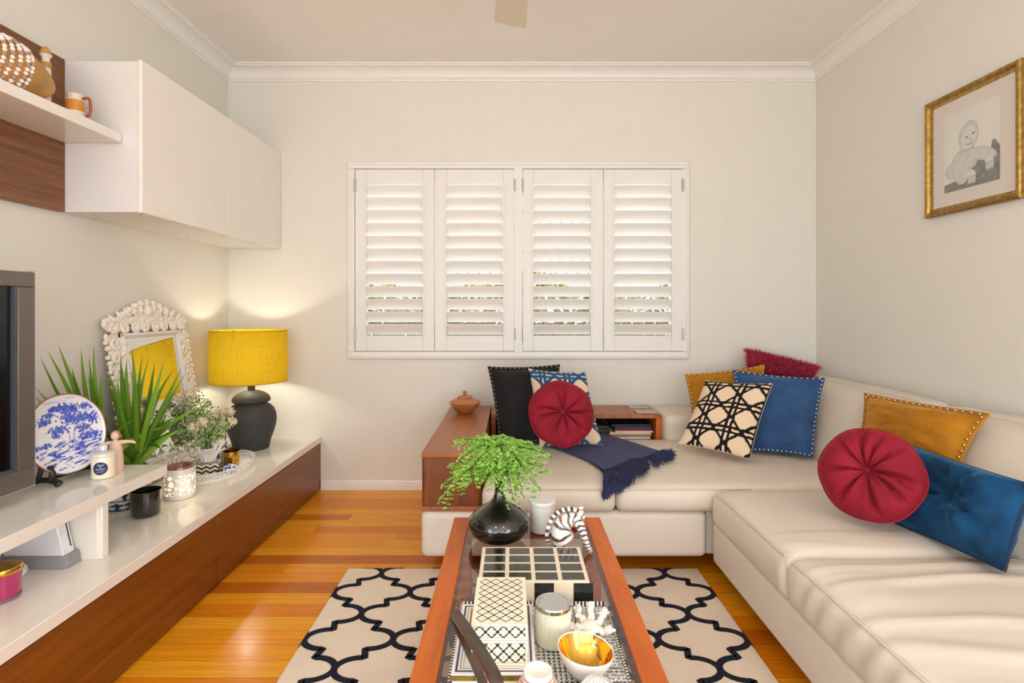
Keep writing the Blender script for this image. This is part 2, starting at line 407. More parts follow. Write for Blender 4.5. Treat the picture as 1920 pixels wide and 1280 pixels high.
# outside: ground, paling fence, shrub
MB().box(-8, 8, YB+.22, 14, -.3, -.02).build('ground', mat('garden_ground', (150, 140, 110), .9, vary=.3), kind='structure', smooth=False)
f = thing('paling_fence', (0, 5.4, -.02), 'brown timber paling fence seen between the shutter blades', 'fence')
m = MB(); x = -3.6
while x < 3.7:
    m.box(x, x+.095, 5.4, 5.42, -.02, 1.02+R.uniform(-.01, .01)); x += .115
m.build('palings', wood('weathered_paling', (120, 100, 78), (165, 142, 112), (6, 3, .8), .8), f, smooth=False)
m = MB(); m.box(-3.6, 3.7, 5.42, 5.46, .2, .27); m.box(-3.6, 3.7, 5.42, 5.46, .8, .87)
m.build('rail', M['wal_s'], f, smooth=False)
m = MB()
for k in range(6500):
    x = R.uniform(-3.4, 3.4); h = 1.42+.25*nz(x, 1, 0, 1.3); z = R.uniform(.5, h); y = R.uniform(5.9, 6.5)
    a = Vector((R.uniform(-1, 1), R.uniform(-1, 1), R.uniform(-1, 1))).normalized()*.05; bb = a.orthogonal().normalized()*.03
    c = mix3(lin((120, 130, 40)), lin((214, 206, 96)), R.random()); p = Vector((x, y, z))
    m.face([m.vert(q, c) for q in (p-a, p+bb, p+a, p-bb)])
hd = thing('garden_hedge', (0, 6.2, -.02), 'yellow green hedge beyond the paling fence', 'hedge')
m.build('foliage', M['leaf'], hd, smooth=False, kind='stuff')
m = MB()
for k in range(8): m.tube([(-3.2+k*.92, 6.2, -.02), (-3.2+k*.92, 6.2, .9)], .03, 6)
m.build('stem', M['shelfw'], hd, kind='stuff')

# ---------------------------------------------------------------- ceiling fan
fan = thing('ceiling_fan', (0.02, 1.72, 2.42), 'cream ceiling fan, one blade pointing to the shuttered window', 'ceiling fan')
fm = mat('fan_enamel', (214, 204, 182), .4)
MB().lathe((0.02, 1.72, 2.33), [(.05, 0), (.10, .02), (.12, .05), (.12, .10), (.07, .13), (.02, .15), (.02, .30), (.06, .32), (.07, .36)], 32).build('motor_housing', fm, fan)
MB().lathe((0.02, 1.72, 2.27), [(.02, 0), (.06, .012), (.08, .035), (.08, .06)], 24).build('light_bowl', M['white'], fan)
for ang in (92.5, 212.5, 332.5):
    a = math.radians(ang); d = Vector((math.cos(a), math.sin(a), 0)); s = Vector((-d.y, d.x, 0)); c0 = Vector((0.02, 1.72, 2.415))
    m = MB(); L0, L1 = .17, .66
    pts = []
    for t_, w in ((L0, .045), (.24, .055), (L1-.02, .071), (L1, .068)): pts.append((t_, w))
    top = [m.vert(c0+d*t_+s*w+Vector((0, 0, .008+.012))) for t_, w in pts]+[m.vert(c0+d*t_-s*w+Vector((0, 0, .008-.012))) for t_, w in reversed(pts)]
    bot = [m.vert(Vector(m.v[i])-Vector((0, 0, .007))) for i in top]
    m.face(top); m.face(list(reversed(bot)))
    for i in range(len(top)): j = (i+1) % len(top); m.face((top[i], bot[i], bot[j], top[j]))
    m.build('blade', fm, fan, smooth=False)
    m = MB(); m.obox(c0+d*.08-s*.02-Vector((0, 0, .008)), d*.16, s*.04, Vector((0, 0, .006))); m.build('blade_bracket', M['steel'], fan, smooth=False)

# ---------------------------------------------------------------- media cabinet along the left wall
CT = .34
cabt = thing('media_cabinet', (-1.51, 1.6, 0), 'long low media cabinet, white gloss top over brown veneer drawers', 'media cabinet')
MB().box(XL+.002, -1.24, -.2, 3.405, .015, .302).build('body', M['wal_d'], cabt, smooth=False)
MB().box(XL+.002, -1.217, -.22, 3.408, .302, CT).build('top', M['slab'], cabt, bevel=.002)
for ya, yb in ((2.213, 3.405), (1.02, 2.209), (-.2, 1.016)):
    MB().box(-1.24, -1.222, ya, yb, .012, .296).build('drawer_front', M['wal_d'], cabt, bevel=.0015)
MB().box(XL+.03, -1.27, -.15, 3.38, 0, .015).build('plinth', M['black'], cabt, smooth=False)
ris = thing('shelf_riser', (-1.56, 1.3, CT), 'raised white gloss shelf under the television on the media cabinet', 'riser shelf')
MB().box(-1.80, -1.325, .3, 2.051, .515, .554).build('top', M['slab'], ris, bevel=.002)
m = MB(); m.box(-1.56, -1.340, 1.724, 1.759, CT, .515); m.box(-1.347, -1.329, 1.730, 1.7585, CT, .515)
m.build('support', M['slab'], ris, bevel=.003)
MB().box(-1.56, -1.329, .5, .535, CT, .515).build('support', M['slab'], ris, bevel=.003)

# television
tv = thing('television', (-1.56, 1.1, .554), 'flat television with a silver grey frame standing on the white riser', 'television')
tg = mat('tv_grey_metal', (120, 112, 108), .38, metal=.6); ts = mat('tv_silver_edge', (190, 186, 190), .3, metal=.7)
TX = -1.5; ty0, ty1, tz0, tz1 = .52, 1.678, .60, 1.266
m = MB(); w = .058
m.box(TX-.03, TX, ty0, ty1, tz0, tz0+w); m.box(TX-.03, TX, ty0, ty1, tz1-w*.8, tz1); m.box(TX-.03, TX, ty1-w, ty1, tz0+w, tz1-w*.8); m.box(TX-.03, TX, ty0, ty0+w, tz0+w, tz1-w*.8)
m.build('frame', tg, tv, bevel=.003)
m = MB(); m.box(TX-.05, TX-.004, ty1, ty1+.006, tz0-.006, tz1+.004); m.box(TX-.05, TX-.004, ty0, ty1, tz0-.006, tz0); m.build('edge_trim', ts, tv, bevel=.002)
m = MB(); e = .012; m.box(TX-.02, TX-.001, ty1-w-e, ty1-w, tz0+w, tz1-w*.8); m.box(TX-.02, TX-.001, ty0+w, ty1-w-e, tz0+w, tz0+w+e); m.build('inner_bezel', mat('tv_inner', (86, 92, 100), .4, metal=.5), tv)
MB().box(TX-.03, TX-.012, ty0+w, ty1-w, tz0+w, tz1-w*.8).build('screen', mat('tv_screen', (8, 8, 9), .12), tv, smooth=False)
MB().box(TX-.09, TX-.03, ty0+.05, ty1-.05, tz0+.05, tz1-.05).build('back_cover', M['black'], tv, bevel=.01)
m = MB(); m.box(TX-.10, TX-.045, .95, 1.2, .565, .66); m.box(TX-.16, TX+.06, .85, 1.3, .554, .566); m.build('stand', M['black'], tv, bevel=.003)

# ---------------------------------------------------------------- wall units on the left wall
wc = thing('wall_cabinet', (-1.65, 2.77, 1.54), 'white high-gloss cabinet hung on the left wall in the corner', 'wall cabinet')
MB().box(XL+.001, -1.497, 2.134, 3.405, 1.54, 2.143).build('body', M['carc'], wc, bevel=.001)
for ya, yb in ((2.130, 2.7735), (2.7755, 3.406)):
    MB().box(-1.494, -1.477, ya, yb, 1.537, 2.146).build('door', M['gloss'], wc, bevel=.0015)
scm = mat('screw_brown', (150, 130, 95), .5)
for px, py in ((180, 402), (265, 402), (330, 437), (352, 441), (418, 442)):
    Y = (1.54-CH)*1000/(580-py); p = P(px, py, Y); MB().lathe((p.x, p.y, 1.5385), [(.004, 0), (.004, .002)], 8).build('screw_cap', scm, wc)
MB().box(XL+.001, -1.787, .55, 2.132, 1.54, 2.148).build('wall_panel', M['wal_p'], bevel=.001, label='dark walnut panel fixed to the left wall behind the white shelf', cat='wall panel')
MB().box(-1.787, -1.558, .8, 2.129, 1.815, 1.853).build('wall_shelf', M['slab'], bevel=.0015, label='thick white shelf projecting from the walnut wall panel', cat='shelf')

# ---------------------------------------------------------------- framed drawing, right wall
fr = thing('framed_drawing', (XR, 2.25, 1.572), 'gold framed pencil drawing of a baby on the right wall', 'picture')
fy0, fy1, fz0, fz1 = 2.012, 2.483, 1.572, 2.10
m = MB()
prof = [(0, 0), (0, .022), (.006, .027), (.013, .022), (.017, .024), (.024, .016), (.030, .013), (.036, .010), (.036, 0)]   # (in from edge, out from wall)
cors = [(fy1, fz0, -1, 1), (fy0, fz0, 1, 1), (fy0, fz1, 1, -1), (fy1, fz1, -1, -1)]
rows = [[m.vert((XR-.001-o_, cy+sy*i_, cz+sz*i_)) for i_, o_ in prof] for cy, cz, sy, sz in cors]
for q in range(4):
    a, bb = rows[q], rows[(q+1) % 4]
    for k in range(len(prof)-1): m.face((a[k], a[k+1], bb[k+1], bb[k]))
m.build('frame', M['goldr'], fr, ang=20)
MB().box(XR-.010, XR-.006, fy0+.034, fy1-.034, fz0+.034, fz1-.034).build('mount', mat('mount_board', (216, 207, 196), .8), fr, smooth=False)
def ell(u, v, cu, cv, ru, rv, rot=0):
    du, dv = u-cu, v-cv; c, s = math.cos(rot), math.sin(rot)
    return math.hypot((du*c+dv*s)/ru, (-du*s+dv*c)/rv)
def drawing(u, v):
    # u to the right as seen, v up, both 0..1; aspect ~ .8
    g = .76; V = v*1.24
    n = nz(u, v, 0, 40)*.05+nz(u, v, 3, 14)*.06
    # dark cloth the child leans on
    edge = .10+.12*u+(.16*math.exp(-((u-.62)/.16)**2))+(.28*max(0, min(1, (u-.8)/.08)) if u < .92 else .28-(u-.92)*1.2)
    if v < edge: g = .22+n
    # body / clothes
    d = min(ell(u, V, .40, .44, .25, .20, .2), ell(u, V, .17, .32, .15, .13), ell(u, V, .72, .46, .24, .10, -.35), ell(u, V, .36, .24, .14, .17, -.5))
    if d < 1: g = .60-.10*max(0, d-.7)/.3+n*1.2
    for hu, hv, rr in ((.52, .13, .075), (.83, .27, .07)):
        q = ell(u, V, hu, hv+.04, rr, rr*1.3, .3)
        if q < 1: g = .66+n*.4
        for k in range(4):
            q = ell(u, V, hu-.05+.035*k, hv-.03, .014, .05, -.15)
            if q < 1: g = .64
            elif q < 1.35: g = min(g, .3)
    # head
    h = ell(u, V, .46, .80, .175, .225, -.12)
    if h < 1:
        g = .66-.16*max(0, h-.82)/.18+n*.35
        hb = ell(u, V, .48, .76, .155, .20, -.12)
        if hb > 1 and V > .72: g = .57+n
        if ell(u, V, .31, .72, .035, .055) < 1: g = .55
        for eu, ev in ((.43, .79), (.555, .82)):
            q = ell(u, V, eu, ev, .028, .014)
            if q < 1: g = .2
            if ell(u, V, eu, ev+.045, .040, .007, -.1) < 1: g = .6
        if ell(u, V, .50, .745, .026, .012) < 1: g = .42
        if ell(u, V, .49, .690, .058, .026, .25) < 1 and ell(u, V, .485, .715, .075, .030, .25) > 1: g = .30
        if abs(ell(u, V, .485, .700, .075, .030, .25)-1) < .12 and v < .565: g = min(g, .45)
    elif h < 1.04: g = .45
    if ell(u, V, .47, .585, .10, .012, .15) < 1: g = .42
    g = max(.12, min(.72, g)); return (g, g*.97, g*.89)
m = MB()
m.grid(lambda u, v: (XR-.0106, 2.385-.272*u, 1.667+.337*v), 110, 136, col=drawing)
m.build('drawing', mat('paper', (255, 255, 255), .9, attr=True), fr, smooth=False)
m = MB(); m.face([m.vert(p) for p in ((XR-.013, fy0+.03, fz0+.03), (XR-.013, fy0+.03, fz1-.03), (XR-.013, fy1-.03, fz1-.03), (XR-.013, fy1-.03, fz0+.03))][::-1])
m.build('glazing', M['pglass'], fr, smooth=False)
# ---------------------------------------------------------------- sofa
M['leather'] = mat('cream_leather', (215, 204, 190), .42, spec=.35, bump=(260, .12, .001), vary=.02, vscale=3)
M['leather_b'] = mat('pale_leather_base', (222, 211, 198), .45, spec=.35, bump=(260, .1, .001))
M['pip'] = mat('leather_piping', (214, 202, 187), .45)
def axis_samples(a, b, r, n):
    L = [a+r*k/4 for k in range(4)]; inner = [a+r+(b-a-2*r)*k/n for k in range(n+1)]; Rr = [b-r+r*k/4 for k in range(1, 5)]
    return L+inner+Rr
def puffbox(m, x0, x1, y0, y1, z0, z1, r, nx, ny, nzz, warp=None, mi=0):
    X, Y, Z = axis_samples(x0, x1, r, nx), axis_samples(y0, y1, r, ny), axis_samples(z0, z1, r, nzz)
    cache = {}
    def vt(i, j, k):
        key = (i, j, k)
        if key in cache: return cache[key]
        p = Vector((X[i], Y[j], Z[k]))
        q = Vector((min(max(p.x, x0+r), x1-r), min(max(p.y, y0+r), y1-r), min(max(p.z, z0+r), z1-r)))
        d = p-q
        if d.length > 1e-9:
            mx = max(abs(d.x), abs(d.y), abs(d.z)); p = q+d.normalized()*mx
        if warp: p = warp(p, (p.x-x0)/(x1-x0), (p.y-y0)/(y1-y0), (p.z-z0)/(z1-z0))
        cache[key] = m.vert(p); return cache[key]
    A, B_, C_ = len(X)-1, len(Y)-1, len(Z)-1
    for i in range(A):
        for j in range(B_):
            m.face((vt(i, j, 0), vt(i, j+1, 0), vt(i+1, j+1, 0), vt(i+1, j, 0)), mi); m.face((vt(i, j, C_), vt(i+1, j, C_), vt(i+1, j+1, C_), vt(i, j+1, C_)), mi)
    for i in range(A):
        for k in range(C_):
            m.face((vt(i, 0, k), vt(i+1, 0, k), vt(i+1, 0, k+1), vt(i, 0, k+1)), mi); m.face((vt(i, B_, k), vt(i, B_, k+1), vt(i+1, B_, k+1), vt(i+1, B_, k)), mi)
    for j in range(B_):
        for k in range(C_):
            m.face((vt(0, j, k), vt(0, j, k+1), vt(0, j+1, k+1), vt(0, j+1, k)), mi); m.face((vt(A, j, k), vt(A, j+1, k), vt(A, j+1, k+1), vt(A, j, k+1)), mi)
    return m
ST = .402
def wave(x, y):      # leather creases running across the near seat
    a = nz(x*1.2, y*5, 1, 1)*2.2
    w = math.sin(y*52+x*5+a*3.2+nz(x*3, y*3, 4, 1)*3)
    return (max(0, w)**1.5-.35)*(.55+.45*nz(x*2.2, y*1.7, 9, 1))+.16*math.sin(y*118+x*9+a*5)*nz(x*3, y*2.5, 12, 1)
rear = thing('sofa_section', (.6, 2.8, 0), 'cream leather sofa section along the back wall under the window', 'sofa', 'L-shaped leather sofa')
def wr(p, u, v, w):
    if w > .5:
        e = max(0, 1-(2*u-1)**6)*max(0, 1-(2*v-1)**6)
        p = p+Vector((0, 0, (w-.5)*2*(.016*e+.005*nz(p.x, p.y, 0, 4)*e+.004*nz(p.x*3, p.y*9, 2, 1)*e*(1 if p.x > .2 else .4))))
    if v < .1: p = p+Vector((0, -.010*math.sin(PI*w)-.002*nz(p.x, p.z, 3, 12), 0))
    return p
m = MB(); puffbox(m, -.127, .437, 2.235, 3.07, .294, ST, .035, 14, 18, 3, wr); puffbox(m, .439, 1.54, 2.235, 3.07, .294, ST, .035, 26, 20, 3, wr)
m.build('seat_cushion', M['leather'], rear, ang=60)
m = MB()
for xa, xb in ((-.105, .415), (.461, 1.0)): m.tube([(xa+(xb-xa)*k/20, 2.2375, ST-.006+.001*nz(k, 1)) for k in range(21)], .0028, 6)
m.build('piping', M['pip'], rear)
m = MB(); puffbox(m, -.388, .832, 2.262, 3.38, .094, .292, .03, 4, 4, 2); m.build('base', M['leather_b'], rear, ang=60)
m = MB(); puffbox(m, .87, 1.9, 3.02, 3.385, .28, .545, .045, 14, 4, 4, lambda p, u, v, w: p+Vector((0, 0, .006*w*nz(p.x, p.y, 0, 7)))); m.build('backrest', M['leather'], rear, ang=60)
m = MB(); m.box(.834, 1.9, 2.3, 3.38, .094, .28); m.build('inner_frame', M['leather_b'], rear, bevel=.01)
for fx, fy in ((-.28, 2.75), (.72, 2.75), (-.28, 3.3), (1.7, 3.3)):
    MB().lathe((fx, fy, 0), [(.022, 0), (.03, .096)], 16).build('leg', M['black'], rear)
side = thing('sofa_section', (1.4, 1.2, 0), 'cream leather sofa section along the right wall, wrinkled long seat', 'sofa', 'L-shaped leather sofa')
def ws(p, u, v, w):
    k = max(0, min(1, (1.75-p.y)/.3)); e = max(0, 1-(2*u-1)**8); ev = max(0, 1-(2*v-1)**10)
    if w > .5: p = p+Vector((0, 0, (w-.5)*2*(.026*e*ev*(1 if k else .9)+.0140*k*wave(p.x, p.y)*ev+.003*nz(p.x, p.y, 0, 5))))
    if u < .12: p = p+Vector((-.010*math.sin(PI*min(1, w*1.05))-.0065*k*ev*math.sin(p.y*70+(p.z)*34+3*nz(p.y, p.z, 0, 5))*min(1, w*2)*min(1, (1.02-w)*4), 0, 0))
    return p
m = MB()
for ya, yb in ((1.612, 2.20), (.86, 1.609), (.12, .857)): puffbox(m, .828, 1.57, ya, yb, .262, ST-.003, .028, 30, 46, 4, ws)
m.build('seat_cushion', M['leather'], side, ang=60)
m = MB()
for ya, yb in ((1.612, 2.20), (.86, 1.609), (.12, .857)):
    m.tube(cat_rom([(.838, ya+.004, .29), (.829, ya+.004, .40), (.838, ya+.006, ST+.001), (.86, ya+.012, ST+.008)], 8), .0022, 6)
    m.tube([(.834-.0, ya+.02+(yb-ya-.04)*k/24, ST-.0035+.0015*nz(k, ya)) for k in range(25)], .0032, 6)
m.build('piping', M['pip'], side)
m = MB(); puffbox(m, .838, 1.9, .10, 2.235, .094, .262, .02, 4, 6, 2); m.build('base', M['leather_b'], side, ang=60)
def wb(p, u, v, w):
    s = p+Vector(((p.z-.40)*.745+.042, 0, 0))
    if u < .5:
        e = (1-(2*v-1)**6)*math.sin(PI*min(1, max(0, w)))
        s += Vector((-.025*e+.004*nz(p.y, p.z, 2, 8), 0, .0))
    s.z += .012*w*(1-(2*v-1)**4)+.006*w*nz(p.y, 2, 0, 5)
    return s
m = MB(); puffbox(m, 1.455, 1.62, 2.262, 3.36, .38, .745, .055, 5, 24, 10, wb); m.build('back_cushion', M['leather'], rear, ang=60)
m = MB(); puffbox(m, 1.455, 1.62, .30, 2.25, .38, .748, .055, 5, 50, 10, wb); m.build('back_cushion', M['leather'], side, ang=60)
m = MB()
for ya, yb, own in ((2.28, 3.33, rear), (.33, 2.23, side)):
    m = MB(); m.tube([(1.748+.004*nz(k, 3), ya+(yb-ya)*k/30, .752+.008*(1-(2*k/30-1)**4)+.004*nz(ya+(yb-ya)*k/30, 2, 0, 5)) for k in range(31)], .0025, 5)
    m.build('seam', M['pip'], own)
for ya, yb, own in ((2.25, 3.36, rear), (.12, 2.235, side)): MB().box(1.76, 1.925, ya, yb, .094, .62).build('back_frame', M['leather_b'], own, bevel=.02)
for fx, fy in ((.98, .3), (.98, 2.1), (1.8, .3), (1.8, 2.1)):
    MB().lathe((fx, fy, 0), [(.022, 0), (.03, .096)], 16).build('leg', M['black'], side)

# ---- walnut units joined to the sofa
sc = thing('side_cabinet', (-.26, 2.8, .29), 'walnut side box closing the left end of the sofa', 'side cabinet')
MB().box(-.386, -.129, 2.276, 3.385, .293, .540).build('body', M['wal_s'], sc, bevel=.014, bseg=3)
MB().box(-.384, -.131, 2.2755, 3.384, .5400, .5408).build('top_veneer', M['wal_t'], sc, smooth=False)
for za, zb in ((.520, .540), (.293, .311)): MB().box(-.386, -.129, 2.267, 2.28, za, zb).build('edge_strip', M['wal_t'], sc, bevel=.003)
su = thing('shelf_unit', (.36, 3.24, .30), 'low open walnut shelf box behind the sofa seat under the window', 'shelf')
sx0, sx1, sy0, sy1 = -.122, .868, 3.10, 3.392
MB().box(sx0, sx1, sy0, sy1, .516, .542).build('top', M['wal_t'], su, bevel=.002)
for a, bb in ((sx0, sx0+.027), (sx1-.03, sx1)): MB().box(a, bb, sy0, sy1, .345, .516).build('side_panel', M['cherry'], su, bevel=.002)
MB().box(sx0+.027, sx1-.03, sy1-.012, sy1, .37, .516).build('back_panel', M['shelfw'], su)
MB().box(sx0+.027, sx1-.03, sy0, sy1, .345, .37).build('bottom', M['cherry'], su)
MB().box(sx0+.01, sx1-.01, sy0+.03, sy1-.02, 0.0, .345).build('plinth', M['black'], su, smooth=False)
mags = [('grey', (120, 118, 112)), ('teal', (70, 130, 140)), ('cream', (232, 222, 206)), ('orange', (226, 120, 60)), ('ivory', (236, 228, 214)), ('sage', (150, 165, 130)), ('red', (200, 40, 46)), ('blue', (50, 70, 120)), ('black', (40, 36, 40))]
zz = .371; n_ = len(mags); heights = [.007, .009, .014, .012, .012, .010, .010, .012, .016]
pos = ['undermost in the stack', 'second from the bottom of the stack', 'third from the bottom', 'below the middle of the stack', 'at the middle of the stack', 'above the middle of the stack', 'third from the top', 'second from the top', 'on top of the stack']
for (nm, c), h, ps in zip(mags, heights, pos):
    x0 = .585+R.uniform(-.02, .02); x1 = .822+R.uniform(-.012, .008); y0 = 3.135+R.uniform(-.008, .008)
    t = thing('magazine', ((x0+x1)/2, y0+.1, zz), '%s magazine in the walnut shelf box, %s' % (nm, ps), 'magazine', 'magazines stacked in the walnut shelf')
    cm = mat('cover_'+nm, c, .35)
    m = MB(); m.box(x0, x1, y0, y0+.21, zz, zz+.0016); m.box(x0, x1, y0, y0+.21, zz+h-.0016, zz+h); m.box(x0, x0+.0015, y0, y0+.21, zz, zz+h)
    if nm in ('red', 'orange', 'blue', 'black'): m.box(x0, x1, y0, y0+.002, zz, zz+h)
    m.build('cover', cm, t, smooth=False)
    MB().box(x0+.0015, x1-.002, y0+.0015, y0+.208, zz+.0016, zz+h-.0016).build('pages', M['whitem'], t, smooth=False)
    zz += h+.0006
m = MB()
for k in range(5): m.box(.44+R.uniform(-.01, .01), .565, 3.15+R.uniform(-.01, .01), 3.33, .371+k*.019, .371+k*.019+.016)
m.build('paper_bundle', mat('dark_papers', (60, 56, 52), .6, vary=.5, vscale=30), label='dark untidy bundle of papers beside the magazines in the walnut shelf', cat='papers', smooth=False)
m = MB(); m.box(-.085, .20, 3.16, 3.35, .371, .49); m.build('storage_box', mat('box_grey', (176, 180, 182), .6), label='pale grey box in the walnut shelf behind the black cushion', cat='box', bevel=.003)
for i, (px, py, lb) in enumerate(((1197, 762, 'rear'), (1207, 769, 'front'))):
    c = G(px, py, .546+.003*i); m = MB()
    m.box(c.x-.062+i*.005, c.x+.062+i*.005, c.y-.05-i*.03, c.y+.055-i*.03, .5425+.0035*i, .5455+.0035*i)
    for k in range(15): m.ball((c.x-.06+i*.005+.12*k/14, c.y-.052-i*.03, .544+.0035*i), .004, 6, 4)
    m.build('drink_coaster', mat('silver_bead', (190, 180, 165), .35, metal=.6), label='silver beaded coaster on the walnut shelf, %s' % ('partly under the other' if i == 0 else 'lying on the other'), cat='coaster', group='silver beaded coasters')
pot = thing('lidded_pot', (G(876, 765, .541).x, 3.13, .541), 'turned wooden pot with knobbed lid on the walnut side cabinet', 'pot')
wm = wood('turned_wood', (150, 86, 42), (188, 118, 66), (2, 2, 9), .25, .3, 5)
pc = PO[pot.name]
MB().lathe(pc, [(.036, 0), (.042, .004), (.062, .022), (.083, .048), (.091, .062), (.0915, .066), (.088, .070), (.060, .086), (.045, .092)], 40).build('body', wm, pot, ang=30)
MB().lathe(pc, [(.046, .0915), (.046, .096), (.040, .101), (.022, .107), (.010, .110), (.008, .116), (.013, .121), (.013, .127), (.006, .132)], 32).build('lid', wm, pot, ang=30)

# ---------------------------------------------------------------- cushions
def velvet(name, col, sh=None, rough=.75, dark=.22):
    return mat(name, col, rough, spec=.2, sheen=.9, sheencol=sh or col, vary=dark, vscale=9, bump=(90, .15, .003))
M['navyv'] = velvet('blue_velvet', (48, 80, 124), (120, 150, 200)); M['teal'] = velvet('petrol_velvet', (16, 60, 96), (80, 150, 205), dark=.55)
M['must'] = velvet('mustard_velvet', (170, 112, 26), (220, 170, 90)); M['blackv'] = velvet('black_velvet', (30, 30, 32), (130, 130, 135), dark=.35)
M['redv'] = velvet('crimson_velvet', (134, 26, 42), (200, 70, 90))
M['stud'] = mat('stud_brass', (206, 190, 150), .22, metal=1)
def cushion(name, corners, T_, label, cat='cushion', mats=None, pinch=.07, flange=0.0, studs=0, studsides='trlb', paint=None, n=30, tuft=None, group='scatter cushions on the sofa', wr=1.0, flmat=None, piping=None, seed=1):
    TL, TR, BR, BL = [Vector(c) for c in corners]
    nrm = ((TR-BL).cross(TL-BR)).normalized()
    if nrm.y > 0: nrm = -nrm
    cen = (TL+TR+BR+BL)/4
    W = ((TR-TL).length+(BR-BL).length)/2; Hh = ((TL-BL).length+(TR-BR).length)/2
    def base_pt(u, v):
        uu = u*(1-pinch*(1-v*v)); vv = v*(1-pinch*(1-u*u)); s, t = (uu+1)/2, (vv+1)/2
        return (BL*(1-s)+BR*s)*(1-t)+(TL*(1-s)+TR*s)*t
    f = flange/min(W, Hh)*2
    def th(u, v, side):
        a, b_ = abs(u)/(1-flange/W*2) if flange else abs(u), abs(v)/(1-flange/Hh*2) if flange else abs(v)
        if a >= 1 or b_ >= 1: return .003
        q = ((1-a**3.2)*(1-b_**3.2))**.55
        h = T_/2*q
        if tuft:
            tu, tv, td, tr, kf = tuft
            du, dv = (u-tu)*W/2, (v-tv)*Hh/2; r = math.hypot(du, dv); an = math.atan2(dv, du)
            h -= td*math.exp(-(r/tr)**1.3)*min(1, q*2)
            fold = math.sin(an*kf+seed+2*nz(an, seed))*.5+math.sin(an*(kf*1.7)+seed*2)*.3
            h += fold*td*.55*math.exp(-((r-tr*1.2)/(tr*1.2))**2)*q
        h += wr*.004*q*(nz(u, v, seed, 2.3)+.6*nz(u*1.5, v*4, seed+5, 1.6)+.35*nz(u*2+v*5, v*2-u, seed+8, 2.2))
        return max(.003, h)
    root = thing(name, (cen.x, cen.y, min(c.z for c in (TL, TR, BR, BL))), label, cat, group)
    m = MB()
    def sp(t): return math.sin((t-.5)*PI*.9)/math.sin(.45*PI)    # denser near edges
    for side in (1, -1):
        nn = n if side == 1 else 16
        g = (lambda s_: (lambda u, v: base_pt(s_*(2*u-1), 2*v-1)+nrm*(s_*th(s_*(2*u-1), 2*v-1, s_))))(side)
        if side == 1 and paint:
            m.grid(g, nn, nn, 0, col=lambda u, v: paint(u, v, W, Hh))
        else:
            m.grid(g, nn, nn, 1 if (side == -1 and paint) else 0)
    # edge band
    loop = []
    N = 24
    for k in range(N): loop.append((-1+2*k/N, -1))
    for k in range(N): loop.append((1, -1+2*k/N))
    for k in range(N): loop.append((1-2*k/N, 1))
    for k in range(N): loop.append((-1, 1-2*k/N))
    a = [m.vert(base_pt(u, v)+nrm*.0045) for u, v in loop]; b_ = [m.vert(base_pt(u, v)-nrm*.0045) for u, v in loop]
    for k in range(len(loop)):
        j = (k+1) % len(loop); m.face((a[k], a[j], b_[j], b_[k]), 1 if paint else 0)
    cov = m.build('cover', mats, root, ang=70)
    if piping:
        mp = MB(); mp.tube([base_pt(u, v)+nrm*.001 for u, v in loop+[loop[0]]], .004, 6); mp.build('piping', piping, cov)
    if studs:
        ms = MB(); off_u = 1-flange*.9/W; off_v = 1-flange*.9/Hh
        for sd in studsides:
            cnt = studs if sd in 'tb' else max(4, int(studs*Hh/W))
            for k in range(cnt):
                q = -1+2*(k+.5)/cnt
                u, v = {'t': (q*off_u, off_v), 'b': (q*off_u, -off_v), 'l': (-off_u, q*off_v), 'r': (off_u, q*off_v)}[sd]
                c = base_pt(u, v)+nrm*.0042
                ms.ball(c, .0052, 8, 5, sx=1, sy=1, sz=1)
        ms.build('studs', M['stud'], cov)
    if tuft:
        mb_ = MB(); c = base_pt(tuft[0], tuft[1])+nrm*(th(tuft[0], tuft[1], 1)+.003)
        mb_.lathe(c-nrm*.004, [(.004, 0), (.014, .002), (.016, .006), (.012, .011), (.004, .013)], 16, axis=nrm); mb_.build('button', mats[0] if isinstance(mats, list) else mats, cov)
    return root
def plane_x(px, py, a, b_):     # point on the sloping back, x = a + b*(z-.43)
    # x=(px-960)/1000*Y ; z = CH-(py-580)/1000*Y
    kx = (px-960)/1000; kz = (py-580)/1000
    Y = (a+b_*(CH-.43))/(kx+b_*kz); return P(px, py, Y)
def cane(dark, light, rot=0, per=.137, w=.0066):
    dk, lt = lin(dark), lin(light)
    def f(u, v, W, Hh):
        x, y = (u-.5)*W+.02, (v-.5)*Hh+.03
        x += .003*nz(x, y, 0, 20); y += .003*nz(x, y, 5, 20)
        d = 9
        for q in (x, y):
            p_ = (q/per) % 1.0
            for c in (.41, .59): d = min(d, abs(p_-c)*per)
        for q in (x+y, x-y):
            L_ = per
            p_ = (q/L_) % 1.0
            d = min(d, abs(p_-.5)*L_*.707)
        return dk if d < w else lt
    return f
M['paintc'] = mat('woven_cotton', (255, 255, 255), .85, attr=True, spec=.15, sheen=.2, bump=(150, .1, .002))
M['creamc'] = mat('cream_cotton', (222, 200, 170), .85, spec=.15)
